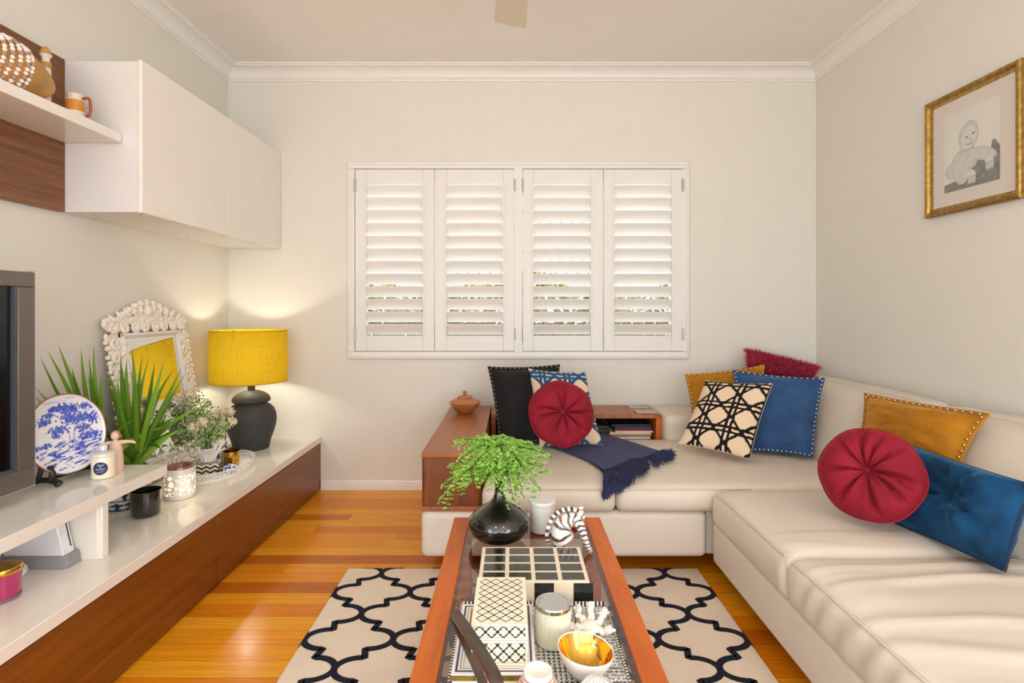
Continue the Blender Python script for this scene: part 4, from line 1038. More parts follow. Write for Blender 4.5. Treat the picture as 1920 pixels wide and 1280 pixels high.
# plate on easel
PCn = Vector((-1.565, 1.862, .716)); tilt = .16
pU = Vector((-math.sin(tilt), 0, math.cos(tilt))); pS = Vector((.20, .98, 0)).normalized(); pN = pS.cross(pU).normalized()
if pN.x < 0: pN = -pN
prd = .139
plt = thing('decorative_plate', (PCn.x, PCn.y, RT+.01), 'blue and white landscape plate propped on a black easel', 'plate')
blobs = [(420, 290, 130, 48), (500, 330, 100, 60), (240, 420, 72, 42), (300, 350, 60, 34), (370, 530, 95, 50), (570, 440, 170, 66), (650, 310, 82, 46), (700, 480, 52, 56), (600, 560, 80, 44), (340, 595, 50, 28), (470, 400, 90, 60), (640, 640, 90, 40), (100, 490, 30, 60)]
blobs = [((x-414)/384, (585-y)/451, a/384, b/451) for x, y, a, b in blobs]
def plate_col(x, y):
    w_ = (.80, .80, .82); bl = (.035, .07, .50); lb_ = (.25, .32, .70)
    r = math.hypot(x, y)
    if r > .985: return lin((150, 92, 70))
    if r > .93: return w_
    d = min(math.hypot((x-a)/c, (y-b)/e) for a, b, c, e in blobs)
    n_ = nz(x, y, 0, 16)*.8+nz(x, y, 4, 34)*.6
    if d+n_*.85 < .92: return mix3(bl, lb_, max(0, min(1, nz(x, y, 7, 22)+.25)))
    if -.42 < y < .28:          # trunks
        for x0, y0, x1, y1, w0 in ((.20, -.42, .30, .25, .018), (.17, -.42, .10, .06, .014), (.22, -.42, .5, .10, .012), (.14, -.4, -.15, .0, .008)):
            if y0 < y < y1:
                f = (y-y0)/(y1-y0); xx = x0+(x1-x0)*f+.015*math.sin(f*9)
                if abs(x-xx) < w0*(1.6-f): return bl if abs(x-xx) > w0*.5*(1.6-f) else (.6, .64, .8)
    if y < -.18:
        s_ = nz(x*3+y*1.5, y*17-x*4, 2, 1)+.5*nz(x*9, y*30, 5, 1); fade = (y+.18)*-1
        lim = .02+.35*max(0, -y-.62)*2+.25*max(0, -.28-y if y > -.28 else 0)
        if s_ > lim and r < .93-.1*abs(nz(x, y, 9, 5)): return mix3(bl, lb_, max(0, min(1, .3+nz(x, y, 3, 9))))
    if -.26 < y < -.10 and (abs(x+.55) < .22 or x > .35):
        if nz(x, y, 1, 15) > -.05 and y < -.14+.10*nz(x, 0, 0, 11): return bl
    if y > .78 or (.45 < y < .6 and x < -.3):
        if nz(x*2, y*20, 6, 1) > .22: return (.55, .60, .78)
    return w_
m = MB(); seg, rg = 150, 70; rows = []
for k in range(rg+1):
    f = k/rg; row = []
    for i in range(seg):
        a = 2*PI*i/seg; sc_ = 1+(.012*abs(math.sin(a*4))-.006)*(f**6); x, y = f*math.cos(a), f*math.sin(a)
        dp = .016*max(0, (f-.6)/.4)**1.5+(.003 if f > .97 else 0)
        row.append(m.vert(PCn+pS*(x*prd*sc_)+pU*(y*prd*sc_)+pN*dp, plate_col(x, y)))
    rows.append(row)
for k in range(rg):
    for i in range(seg):
        j = (i+1) % seg; m.face((rows[k][i], rows[k+1][i], rows[k+1][j], rows[k][j]))
m.build('dish', M['attr'], plt, solid=.004, ang=70)
eas = thing('plate_easel', (PCn.x, PCn.y, RT), 'black scrolled wooden easel holding the blue landscape plate', 'easel')
for sd in (-.075, .075):
    m = MB(); bs = PCn+pS*sd; fx = Vector((1, -.1, 0)).normalized()
    z = RT
    pts = [Vector((bs.x-.055, bs.y, z+.010)), Vector((bs.x-.02, bs.y, z+.020)), Vector((bs.x+.02, bs.y, z+.024)), Vector((bs.x+.05, bs.y, z+.018)), Vector((bs.x+.066, bs.y, z+.008))]
    m.tube(cat_rom(pts, 14), [.010]*12+[.012, .012, .008], 8, flat=.6)
    m.tube(cat_rom([Vector((bs.x+.034, bs.y, z+.022)), Vector((bs.x+.040, bs.y, z+.045)), Vector((bs.x+.030, bs.y, z+.062)), Vector((bs.x+.037, bs.y, z+.070))], 8), [.010, .011, .010, .009, .009, .010, .011, .010, .006], 8, flat=.6)
    m.tube(cat_rom([Vector((bs.x-.012, bs.y, z+.02)), bs+pU*-.09-pN*.016, bs+pU*.0-pN*.020], 8), .008, 8, flat=.6)
    m.build('scroll_leg', M['black'], eas)
MB().tube([PCn-pS*.08+pU*-.03-pN*.026, PCn+pS*.08+pU*-.03-pN*.026], .006, 6).build('cross_bar', M['black'], eas)
MB().tube([PCn-pS*.08+Vector((-.01, 0, -.146)), PCn+pS*.08+Vector((-.01, 0, -.146))], .005, 6).build('cross_bar', M['black'], eas)

# candle jar with knob lid
jc = Vector((-1.452, 1.895, RT))
jar = thing('candle_jar', jc, 'cream candle jar with a round navy label and glass knob lid', 'candle jar')
MB().lathe(jc, [(.030, 0), (.0345, .003), (.0355, .008), (.0355, .074), (.034, .078), (.030, .078)], 48).build('jar', mat('cream_wax_glass', (240, 228, 200), .12, coat=.6), jar, ang=40)
jlid = MB().lathe(jc, [(.033, .078), (.0375, .079), (.0385, .083), (.037, .088), (.030, .091), (.008, .093)], 48).build('lid', mat('frosted_lid', (222, 222, 206), .15, coat=.5), jar, ang=40)
MB().ball(jc+Vector((0, 0, .104)), .0135, 16, 10).build('knob', mat('glass_knob', (225, 228, 236), .08, coat=1, metal=.2), jlid)

ld = Vector((.38, -.92, 0)).normalized(); lsx = Vector((-ld.y, ld.x, 0))
a0 = math.atan2(ld.y, ld.x); lr = .0225
def cyl(u, v, rr=.0359): # u metres along, v metres up
    a = a0+u/rr; return jc+Vector((rr*math.cos(a), rr*math.sin(a), .040+v))
m = MB(); ctr = m.vert(cyl(0, 0))
rings_ = []
for k in range(1, 7): rings_.append([m.vert(cyl(lr*k/6*math.cos(2*PI*i/40), lr*k/6*math.sin(2*PI*i/40))) for i in range(40)])
for i in range(40):
    j = (i+1) % 40; m.face((ctr, rings_[0][i], rings_[0][j]))
    for k in range(5): m.face((rings_[k][i], rings_[k+1][i], rings_[k+1][j], rings_[k][j]))
jlab = m.build('label', mat('navy_label', (36, 52, 96), .5), jar, ang=80)
def text_on(parent, name, s, size, fn, material):
    cu = bpy.data.curves.new(name, 'FONT'); cu.body = s; cu.size = size; cu.align_x = 'CENTER'; cu.shear = .35; cu.resolution_u = 2
    o = bpy.data.objects.new(name, cu); SC.collection.objects.link(o)
    dg = bpy.context.evaluated_depsgraph_get(); me = bpy.data.meshes.new_from_object(o.evaluated_get(dg)); bpy.data.objects.remove(o)
    mb = MB()
    for v in me.vertices: mb.vert(fn(v.co.x, v.co.y))
    for p in me.polygons: mb.face(list(p.vertices))
    return mb
allm = MB()
for s_, sz_, yy in (('Pearl', .0095, .0085), ('of', .0075, .0018), ('Summer', .0088, -.0052), ('by the sea', .0050, -.0125)):
    q = text_on(jar, 'lettering', s_, sz_, lambda x, y: cyl(x, yy+y, .0362), None); off = len(allm.v)
    for v in q.v: allm.vert(v)
    for f_ in q.f: allm.face([i+off for i in f_])
allm.build('lettering', mat('label_white', (225, 228, 240), .6), jlab, smooth=False)

# figurine with outstretched arms
fc_ = Vector((-1.462, 1.967, RT))
fg = thing('angel_figurine', fc_, 'pale pink carved figurine standing with both arms stretched out', 'figurine')
m = MB()
m.lathe(fc_, [(.0245, 0), (.0255, .002), (.025, .02), (.0235, .05), (.0220, .075), (.0190, .095), (.0165, .105), (.012, .111), (.007, .114), (.006, .122)], 28)
sh = fc_+Vector((0, 0, .104))
m.tube(cat_rom([sh+Vector((-.004, 0, 0)), sh+Vector((-.03, -.004, -.001)), sh+Vector((-.048, -.006, -.007)), sh+Vector((-.058, -.008, -.012))], 10), [.0085, .0082, .008, .0072, .0065, .006, .0056, .0052, .005, .0046, .003], 10)
m.tube(cat_rom([sh+Vector((.004, 0, 0)), sh+Vector((.03, .004, .004)), sh+Vector((.052, .006, .004)), sh+Vector((.068, .008, -.001))], 10), [.0085, .0082, .008, .0072, .0065, .006, .0056, .0052, .005, .0046, .003], 10)
m.ball(fc_+Vector((0, -.002, .131)), .0145, 16, 12, sx=.92, sy=.95, sz=1.1)
m.ball(fc_+Vector((.001, -.0155, .129)), .003, 8, 6)
m.build('body', mat('figurine_pink', (226, 190, 168), .75), fg, ang=60)
m = MB(); m.ball(fc_+Vector((-.002, .003, .134)), .0162, 16, 10, sx=1.0, sy=.9); m.ball(fc_+Vector((.004, .012, .126)), .009, 10, 8); m.build('hair', mat('figurine_hair', (176, 118, 82), .8), fg)

# ---------------------------------------------------------------- on the cabinet top, front
gc = thing('game_console', (-1.49, 1.69, CT), 'white game console upright on a grey stand under the riser', 'game console')
m = MB()
pts = [(-1.62, 1.662), (-1.405, 1.662), (-1.388, 1.672), (-1.388, 1.718), (-1.62, 1.718)]
lo = [m.vert((x, y, CT)) for x, y in pts]; hi = [m.vert((x-.006 if x > -1.5 else x, y+(.004 if y < 1.67 else -.002), CT+.040)) for x, y in pts]
m.face(list(reversed(lo))); m.face(hi)
for k in range(5): j = (k+1) % 5; m.face((lo[k], lo[j], hi[j], hi[k]))
m.build('stand', mat('console_grey', (142, 142, 144), .45), gc, bevel=.002)
m = MB(); q = Vector((-1.592, 1.668, CT+.036)); tl = Vector((-.030, 0, .132))
m.obox(q, Vector((.190, 0, 0)), Vector((0, .044, 0)), tl); m.build('body', mat('console_white', (232, 232, 236), .2, coat=.4), gc, bevel=.004)
m = MB(); m.obox(q+Vector((.1896, .031, 0))+tl*.16, Vector((.0015, 0, 0)), Vector((0, .0035, 0)), tl*.74); m.build('disc_slot', M['black'], gc)
m = MB()
for k, f in enumerate((.12, .52)): c = q+Vector((.1905, .010, 0))+tl*f; m.lathe(c, [(.003, 0), (.003, .001)], 12, axis=(1, 0, 0))
m.build('button', mat('console_button', (205, 210, 220), .3), gc)
bt = Vector((-1.535, 1.583, CT))
MB().lathe(bt, [(.055, 0), (.068, .006), (.074, .016), (.072, .026), (.058, .036), (.032, .043), (.014, .050), (.0105, .058), (.0115, .072), (.017, .086), (.020, .092), (.014, .092), (.009, .08)], 48, cap1=False).build('bottle_vase', M['white'], label='squat white ceramic bottle with a short flared neck beside the game console', cat='vase', ang=40)
mc = Vector((-1.43, 1.495, CT))
mj = thing('candle_jar', mc, 'magenta glass candle jar with a shiny gold lid', 'candle jar')
MB().lathe(mc, [(.036, 0), (.039, .003), (.0405, .012), (.0405, .0121), (.0425, .076)], 48).build('jar', mat('magenta_glass', (176, 30, 96), .1, coat=.8, vary=.1), mj, ang=40)
MB().lathe(mc, [(.0385, -.0), (.0415, .002), (.0420, .011)], 48, cap0=False, cap1=False).build('glass_foot', mat('smoky_glass', (120, 100, 112), .08, coat=.8), mj)
MB().lathe(mc, [(.0435, .074), (.0450, .076), (.0452, .088), (.043, .091), (.010, .0905)], 48).build('lid', M['gold'], mj, ang=40)
bc = Vector((-1.445, 2.105, CT))
MB().lathe(bc, [(.040, 0), (.047, .003), (.051, .012), (.0525, .05), (.0535, .098), (.0515, .098), (.0505, .05), (.047, .055), (.001, .055)], 56, cap1=False).build('candle_tumbler', mat('black_glass', (34, 32, 30), .05, coat=1), label='empty black glass tumbler between the riser and the glowing lantern', cat='tumbler', ang=45)
# perforated glowing wax warmer
wc_ = Vector((-1.438, 2.31, CT))
ww_ = thing('candle_warmer', wc_, 'white perforated candle warmer glowing from inside, brown dish on top', 'candle warmer')
lm, nt, b_ = newmat('perforated_porcelain'); L = nt.links.new
tc = nt.nodes.new('ShaderNodeTexCoord'); vo = nt.nodes.new('ShaderNodeTexVoronoi'); vo.feature = 'DISTANCE_TO_EDGE'; vo.inputs['Scale'].default_value = 52; L(tc.outputs['Object'], vo.inputs['Vector'])
sp = nt.nodes.new('ShaderNodeSeparateXYZ'); L(tc.outputs['Object'], sp.inputs[0])
def mth(op, a, c):
    n = nt.nodes.new('ShaderNodeMath'); n.operation = op
    for i, q in enumerate((a, c)):
        if isinstance(q, (int, float)): n.inputs[i].default_value = q
        else: L(q, n.inputs[i])
    return n.outputs[0]
hole = mth('MULTIPLY', mth('GREATER_THAN', vo.outputs[0], .13), mth('MULTIPLY', mth('GREATER_THAN', sp.outputs[2], .018), mth('LESS_THAN', sp.outputs[2], .104)))
b_.inputs['Base Color'].default_value = (*lin((214, 208, 200)), 1); b_.inputs['Roughness'].default_value = .25
b_.inputs['Emission Color'].default_value = (1, .80, .52, 1); L(mth('MULTIPLY', hole, .75), b_.inputs['Emission Strength'])
MB().lathe(wc_, [(.054, 0), (.0585, .003), (.059, .010), (.059, .125), (.057, .128), (.052, .128), (.052, .118)], 64, cap1=False).build('body', lm, ww_, ang=40)
MB().lathe(wc_, [(.050, .112), (.051, .134), (.049, .138), (.046, .136), (.040, .120), (.001, .118)], 48, cap1=False).build('dish', mat('brown_rose_glaze', (138, 84, 74), .15, coat=.5), ww_, ang=40)
wl = bpy.data.lights.new('warmer_glow', 'POINT'); wl.energy = .10; wl.color = (1, .75, .45); wl.shadow_soft_size = .05
wo = bpy.data.objects.new('warmer_glow', wl); SC.collection.objects.link(wo); wo.location = (-1.36, 2.26, CT+.06)

# oval gallery tray
ty = thing('oval_tray', (-1.492, 2.70, CT), 'white oval tray with a pierced rim on the media cabinet', 'tray')
tcx, tcy, ta, tb = -1.492, 2.70, .152, .235
def ov(a, z, o_=0): return Vector((tcx+(ta+o_)*math.cos(a), tcy+(tb+o_)*math.sin(a), z))
m = MB(); N = 96
c0 = m.vert((tcx, tcy, CT+.004)); r0 = [m.vert(ov(2*PI*k/N, CT+.004)) for k in range(N)]; c1 = m.vert((tcx, tcy, CT)); r1 = [m.vert(ov(2*PI*k/N, CT)) for k in range(N)]
for k in range(N): j = (k+1) % N; m.face((c0, r0[k], r0[j])); m.face((c1, r1[j], r1[k])); m.face((r0[k], r1[k], r1[j], r0[j]))
m.build('floor_panel', M['whitem'], ty, ang=40)
m = MB()
for z_, th_r in ((CT+.006, .0028), (CT+.036, .0026)): m.tube([ov(2*PI*k/N, z_) for k in range(N+1)], th_r, 6)
NN = 62
for k in range(NN):
    a = 2*PI*k/NN; da = 2*PI/NN
    m.tube([ov(a, CT+.008), ov(a+da*.5, CT+.021), ov(a, CT+.034)], .0023, 4); m.tube([ov(a+da, CT+.008), ov(a+da*.5, CT+.021), ov(a+da, CT+.034)], .0017, 4)
    m.tube([ov(a, CT+.008), ov(a+da*.25, CT+.014), ov(a+da*.1, CT+.021), ov(a-da*.1, CT+.026)], .0017, 4)
m.build('pierced_rim', M['whitem'], ty)
TT = CT+.0045
# chevron box
hx, hy = -1.512, 2.655
bxm = thing('chevron_box', (hx, hy, TT), 'small black and cream chevron box under the antler vase', 'box')
ca_ = .32; ex = Vector((math.cos(ca_), math.sin(ca_), 0)); ey = Vector((-math.sin(ca_), math.cos(ca_), 0)); bo = Vector((hx, hy, TT)); bw_, bd_, bh_ = .112, .095, .046
def chev(a, b):
    t = abs((a*3) % 1-.5)*.55+b*2.6+a*.0
    return lin((232, 220, 198)) if (t*1.9) % 1 < .5 else lin((34, 28, 26))
m = MB()
m.grid(lambda u, v: bo+ex*(u-.5)*bw_-ey*bd_/2+Vector((0, 0, v*bh_)), 70, 30, col=lambda u, v: chev(u*1.0, v*.45))
m.grid(lambda u, v: bo+ex*bw_/2+ey*(u-.5)*bd_+Vector((0, 0, v*bh_)), 70, 30, col=lambda u, v: (lin((232, 220, 198)) if (u*14+v*1.0) % 1 < .5 else lin((34, 28, 26))))
m.grid(lambda u, v: bo-ex*bw_/2+ey*(.5-u)*bd_+Vector((0, 0, v*bh_)), 60, 24, col=lambda u, v: chev(u, v*.45))
m.grid(lambda u, v: bo+ex*(.5-u)*bw_+ey*bd_/2+Vector((0, 0, v*bh_)), 60, 24, col=lambda u, v: chev(u, v*.45))
m.grid(lambda u, v: bo+ex*(u-.5)*bw_+ey*(v-.5)*bd_+Vector((0, 0, bh_)), 70, 60, col=lambda u, v: chev(u, v))
m.build('body', M['attr'], bxm, smooth=False)
MB().obox(bo-ex*(bw_/2-.001)-ey*(bd_/2-.001)+Vector((0, 0, .001)), ex*(bw_-.002), ey*(bd_-.002), Vector((0, 0, bh_-.002))).build('core', M['black'], bxm, smooth=False)
# antler vase
vb = Vector((hx-.004, hy+.004, TT+bh_+.0005))
va = thing('antler_vase', vb, 'white vase wrapped in branching antler prongs holding the flowers', 'vase')
MB().lathe(vb, [(.020, 0), (.026, .003), (.031, .02), (.033, .045), (.036, .072), (.034, .072), (.030, .045), (.026, .012), (.001, .01)], 32, cap1=False).build('cup', M['white'], va, ang=50)
m = MB()
for k in range(11):
    a = 2*PI*k/11+.2; o_ = Vector((math.cos(a), math.sin(a), 0)); s_ = Vector((-math.sin(a), math.cos(a), 0)); h = R.uniform(.075, .115); f = R.uniform(.045, .075); tw = R.uniform(-.02, .02)
    m.tube(cat_rom([vb+o_*.024+Vector((0, 0, .005)), vb+o_*.036+s_*tw*.5+Vector((0, 0, h*.4)), vb+o_*f+s_*tw+Vector((0, 0, h*.75)), vb+o_*(f+.006)+s_*tw*1.6+Vector((0, 0, h))], 10), [.0085, .009, .0088, .0082, .0075, .007, .006, .005, .004, .003, .001], 8)
    if k % 2: m.tube(cat_rom([vb+o_*.040+Vector((0, 0, h*.5)), vb+o_*(f+.012)-s_*.014+Vector((0, 0, h*.68)), vb+o_*(f+.02)-s_*.022+Vector((0, 0, h*.85))], 6), [.006, .0058, .005, .004, .003, .002, .001], 7)
m.build('antler', M['white'], va)
# flowers
fl = thing('flower_bouquet', vb+Vector((0, 0, .03)), 'bouquet of small white blossoms and green sprigs in the antler vase', 'flowers')
m = MB(); mb_ = MB()
stems = [(300, 800, 2.5), (320, 838, 2.45), (316, 770, 2.6), (335, 745, 2.62), (352, 738, 2.66), (372, 742, 2.7), (388, 756, 2.7), (345, 770, 2.58), (365, 770, 2.6), (400, 778, 2.72), (418, 768, 2.74), (432, 770, 2.76), (436, 790, 2.72), (424, 800, 2.66), (402, 800, 2.6), (362, 800, 2.5), (380, 790, 2.55), (340, 795, 2.52), (330, 815, 2.5), (412, 815, 2.6), (350, 755, 2.75), (410, 785, 2.8)]
blos = {3, 4, 9, 10, 11, 12, 15, 16, 21, 20}
sm = MB()
for q, (px, py, Y) in enumerate(stems):
    e = P(px, py, Y); e.x = max(e.x, -1.72); o_ = vb+Vector((R.uniform(-.012, .012), R.uniform(-.012, .012), .03))
    path = cat_rom([o_, o_+Vector(((e.x-o_.x)*.25, (e.y-o_.y)*.25, (e.z-o_.z)*.55+.01)), e], 14); sm.tube(path, [.0016]*8+[.0012]*7, 5, cols=lambda a, b: lin((70, 100, 44)))
    for k in range(5, 15):
        for w_ in range(9 if k > 8 else 3):
            d = Vector((R.gauss(0, 1), R.gauss(0, 1), R.gauss(.3, 1))).normalized(); L_ = R.uniform(.010, .024); p = path[k]+d*R.uniform(0, .022)
            bb_ = d.orthogonal().normalized()*L_*.24; g_ = mix3(lin((78, 120, 50)), lin((186, 200, 128)), R.random())
            if (q in blos and R.random() < .35): g_ = mix3(g_, lin((226, 226, 190)), .8)
            m.face([m.vert(v_, g_) for v_ in (p, p+d*L_*.5+bb_, p+d*L_, p+d*L_*.5-bb_)])
    if q in blos:
        cl_ = 110 if q in (15, 16, 11, 9) else 70
        for k in range(cl_):
            d = Vector((R.gauss(0, 1), R.gauss(0, 1), R.gauss(0, 1))).normalized(); c = path[-1]+d*R.uniform(.005, .026)+Vector((.007, -.017, 0))
            n1 = d.orthogonal().normalized(); n2 = d.cross(n1); c_ = mix3(lin((250, 242, 232)), lin((244, 222, 208)), R.random()); r_ = R.uniform(.0055, .009)
            cc = mb_.vert(c, lin((220, 200, 120))); ps = []
            for i in range(10):
                a = 2*PI*i/10; rr = r_*(1 if i % 2 == 0 else .45); ps.append(mb_.vert(c+n1*rr*math.cos(a)+n2*rr*math.sin(a)+d*.002*(i % 2 == 0), c_))
            for i in range(10): mb_.face((cc, ps[i], ps[(i+1) % 10]))
for px, py, Y, s_ in ((352, 822, 2.5, 1), (376, 818, 2.5, .9), (310, 835, 2.4, .8), (400, 826, 2.55, .9), (416, 818, 2.6, .7), (372, 832, 2.5, .7), (386, 830, 2.52, .7), (300, 826, 2.42, .9)):     # broad leaves
    t_ = P(px, py, Y); b0 = vb+Vector((0, 0, .055)); d = t_-b0; dn = d.normalized(); sd = dn.cross(Vector((0, -.6, 1))).normalized(); L_ = .062*s_; st_ = t_-dn*L_*.5
    g_ = mix3(lin((40, 96, 34)), lin((84, 140, 52)), R.random()); up = sd.cross(dn); rows = []
    for k in range(9):
        f = k/8; w_ = .019*s_*math.sin(PI*f**.8); p = st_+dn*L_*f-Vector((0, 0, .012*f*f)); rows.append((m.vert(p-sd*w_+up*w_*.3, g_), m.vert(p, mix3(g_, lin((130, 170, 90)), .4)), m.vert(p+sd*w_+up*w_*.3, g_)))
    for k in range(8):
        for i in (0, 1): m.face((rows[k][i], rows[k][i+1], rows[k+1][i+1], rows[k+1][i]))
m.build('foliage', M['leaf'], fl, smooth=False); mb_.build('blossoms', M['attrm'], fl, smooth=False); sm.build('stems', M['leaf'], fl)
# gold tumbler, small blue pots, pebble
gt = P(433, 858, 2.755); gt.z = TT
MB().lathe(gt, [(.033, 0), (.038, .003), (.0395, .010), (.0405, .076), (.0385, .076), (.037, .03), (.034, .03), (.001, .03)], 48, cap1=False).build('gold_tumbler', M['gold'], label='mirror-bright gold tumbler standing in the oval tray', cat='tumbler', ang=45)
def delft(c, prof, name, label, cat, seed):
    m = MB(); pr = prof; n_ = 24
    def fp(u, v):
        k = v*(len(pr)-1); i = min(int(k), len(pr)-2); f = k-i; r = pr[i][0]*(1-f)+pr[i+1][0]*f; z = pr[i][1]*(1-f)+pr[i+1][1]*f
        return c+Vector((r*math.cos(2*PI*u), r*math.sin(2*PI*u), z))
    m.grid(fp, 80, 40, closeu=True, col=lambda u, v: lin((40, 60, 160)) if nz(math.cos(2*PI*u)*2, math.sin(2*PI*u)*2, v*4+seed, 1.7) > .02 else lin((224, 226, 234)))
    return m.build(name, M['attr'], label=label, cat=cat, ang=50)
c = G(435, 880, TT); c = Vector((-1.402, 2.655, TT))
delft(c, [(.001, 0), (.026, 0), (.034, .004), (.036, .014), (.036, .020), (.034, .024), (.026, .031), (.012, .036), (.001, .037)], 'trinket_pot', 'small lidded blue and white pot in front of the gold tumbler', 'pot', 1)
delft(Vector((-1.545, 2.80, TT)), [(.001, 0), (.030, 0), (.042, .008), (.047, .03), (.050, .078), (.047, .078), (.044, .03), (.001, .01)], 'porcelain_cup', 'blue and white cup behind the antler vase', 'cup', 4)
MB().ball(Vector((-1.438, 2.625, TT+.011)), .015, 14, 8, sx=1.0, sy=1.1, sz=.72).build('pebble', mat('dark_pebble', (44, 54, 66), .3), label='dark blue-grey polished pebble beside the chevron box', cat='stone')

# ---------------------------------------------------------------- on the wall shelf
SZ = 1.8535
gd = Vector((-1.672, 1.79, SZ))
m = MB()
gx = Vector((.25, .97, 0)).normalized()
prof = []
for k in range(25):
    a = PI*k/24; t_ = math.cos(a); prof.append((max(.0005, .084*math.sin(a)*(1-.22*t_)), .135*t_))
prof = prof[::-1]
rr_ = Matrix.Rotation(0, 3, 'X')
ax = Vector((.18, .95, -.12)).normalized()
m.lathe(gd+Vector((0, -.01, .094)), prof, 36, axis=ax)
m.build('gourd', mat('gourd_shell', (188, 140, 70), .45, vary=.35, vscale=9), label='smooth brown gourd lying on the white wall shelf', cat='gourd')
m = MB(); cen = gd+Vector((0, -.01, .094)); X_ = ax.orthogonal().normalized(); Y_ = ax.cross(X_)
for j, off in enumerate((-.088, -.070, -.050, -.028, -.004, .012)):
    t_ = -off/.135; rad = .084*math.sqrt(max(0, 1-(off/.135)**2))*(1-.22*off/.135)+.006
    n_ = 40
    for k in range(n_):
        a = 2*PI*k/n_; p = cen+ax*(off-.012)+X_*rad*math.cos(a)+Y_*rad*math.sin(a)
        if p.z < SZ+.005: continue
        m.ball(p, .0070, 7, 5, col=(lin((236, 228, 222)) if (k+j) % 3 else lin((176, 140, 124))))
m.build('bead_necklace', M['attr'], label='strands of white and brown shell beads wrapped round the gourd', cat='necklace')
m = MB(); tc_ = Vector((-1.715, 1.962, SZ)); bands = [(.45, .49), (.70, .74)]
def tcol(t_):
    return lin((222, 214, 204))
pr = [(.015, 0), (.016, .004), (.0155, .05), (.0155, .06), (.0155, .088), (.0155, .096), (.0155, .13), (.0155, .136), (.0155, .178), (.0155, .182), (.0165, .19), (.0165, .203), (.012, .208), (.011, .212), (.013, .222), (.019, .232), (.0185, .240), (.010, .255), (.002, .264)]
cb_ = {2: 1, 4: 2, 6: 1, 9: 1, 10: 1, 15: 1, 16: 1, 17: 1}
m.lathe(tc_, pr, 28, mf=lambda k: cb_.get(k, 0))
m.build('carved_totem', [mat('totem_white', (226, 218, 208), .6), mat('totem_ochre', (190, 140, 70), .6), mat('totem_green', (60, 72, 60), .6)], label='thin carved and painted totem stick with a pointed ochre cap', cat='carving', ang=40)
jg = thing('small_jug', (-1.655, 2.02, SZ), 'small orange and white striped jug at the end of the wall shelf', 'jug')
jl = PO[jg.name]
MB().lathe(jl, [(.024, 0), (.027, .004), (.029, .03), (.0285, .045), (.030, .070), (.028, .085), (.024, .093), (.027, .103), (.029, .108), (.026, .108), (.022, .094), (.001, .09)], 36, cap1=False, mf=lambda k: 1 if 3 <= k <= 4 else 0).build('body', [mat('jug_white', (230, 218, 204), .35), mat('jug_orange', (214, 140, 60), .35), mat('jug_brown', (150, 78, 36), .4)], jg, ang=45)
m = MB(); m.tube(cat_rom([jl+Vector((.026, .004, .095)), jl+Vector((.046, .006, .098)), jl+Vector((.052, .008, .075)), jl+Vector((.050, .008, .04)), jl+Vector((.028, .004, .022))], 16), .0052, 8); m.build('handle', mat('jug_handle', (160, 84, 44), .4), jg)
# ---------------------------------------------------------------- on the coffee table
vz = Vector((-.042, 1.742, TZ+.0005))
bvm = mat('black_glaze', (20, 21, 18), .07, coat=1, vary=.4, vscale=14)
pr = [(.040, 0), (.060, .004), (.083, .018), (.097, .036), (.1015, .052), (.098, .068), (.086, .084), (.068, .098), (.046, .111), (.031, .122), (.021, .134), (.0155, .148), (.0132, .165), (.0138, .182), (.0155, .189), (.0125, .190), (.0105, .17)]
MB().lathe(vz, pr, 72, cap1=False).build('bottle_vase', bvm, label='round black glazed vase with a thin neck on the coffee table', cat='vase', ang=60)
fn_ = thing('fern_sprigs', vz+Vector((0, 0, .15)), 'bright green maidenhair fern sprigs in the black vase', 'plant')
m = MB(); sm = MB(); mouth = vz+Vector((0, 0, .175))
def leaflet(p, d, up, s, c):
    n1 = d.cross(up).normalized(); pts = [p, p+d*s*.5+n1*s*.46, p+d*s*.92+n1*s*.30, p+d*s*1.02, p+d*s*.92-n1*s*.30, p+d*s*.5-n1*s*.46]
    m.face([m.vert(q, c) for q in pts])
tips_ = [(830, 934, 1.70), (838, 905, 1.66), (862, 890, 1.60), (858, 822, 1.80), (885, 826, 1.86), (905, 822, 1.74), (922, 818, 1.80), (938, 826, 1.70), (962, 820, 1.84), (985, 832, 1.78), (1008, 838, 1.74), (1022, 850, 1.68), (1018, 878, 1.66), (1004, 912, 1.70), (962, 934, 1.66), (972, 918, 1.72), (910, 900, 1.62), (930, 870, 1.56), (890, 868, 1.62), (975, 865, 1.62), (945, 850, 1.60), (905, 850, 1.68), (868, 856, 1.66), (990, 860, 1.80), (850, 870, 1.74), (955, 905, 1.62)]
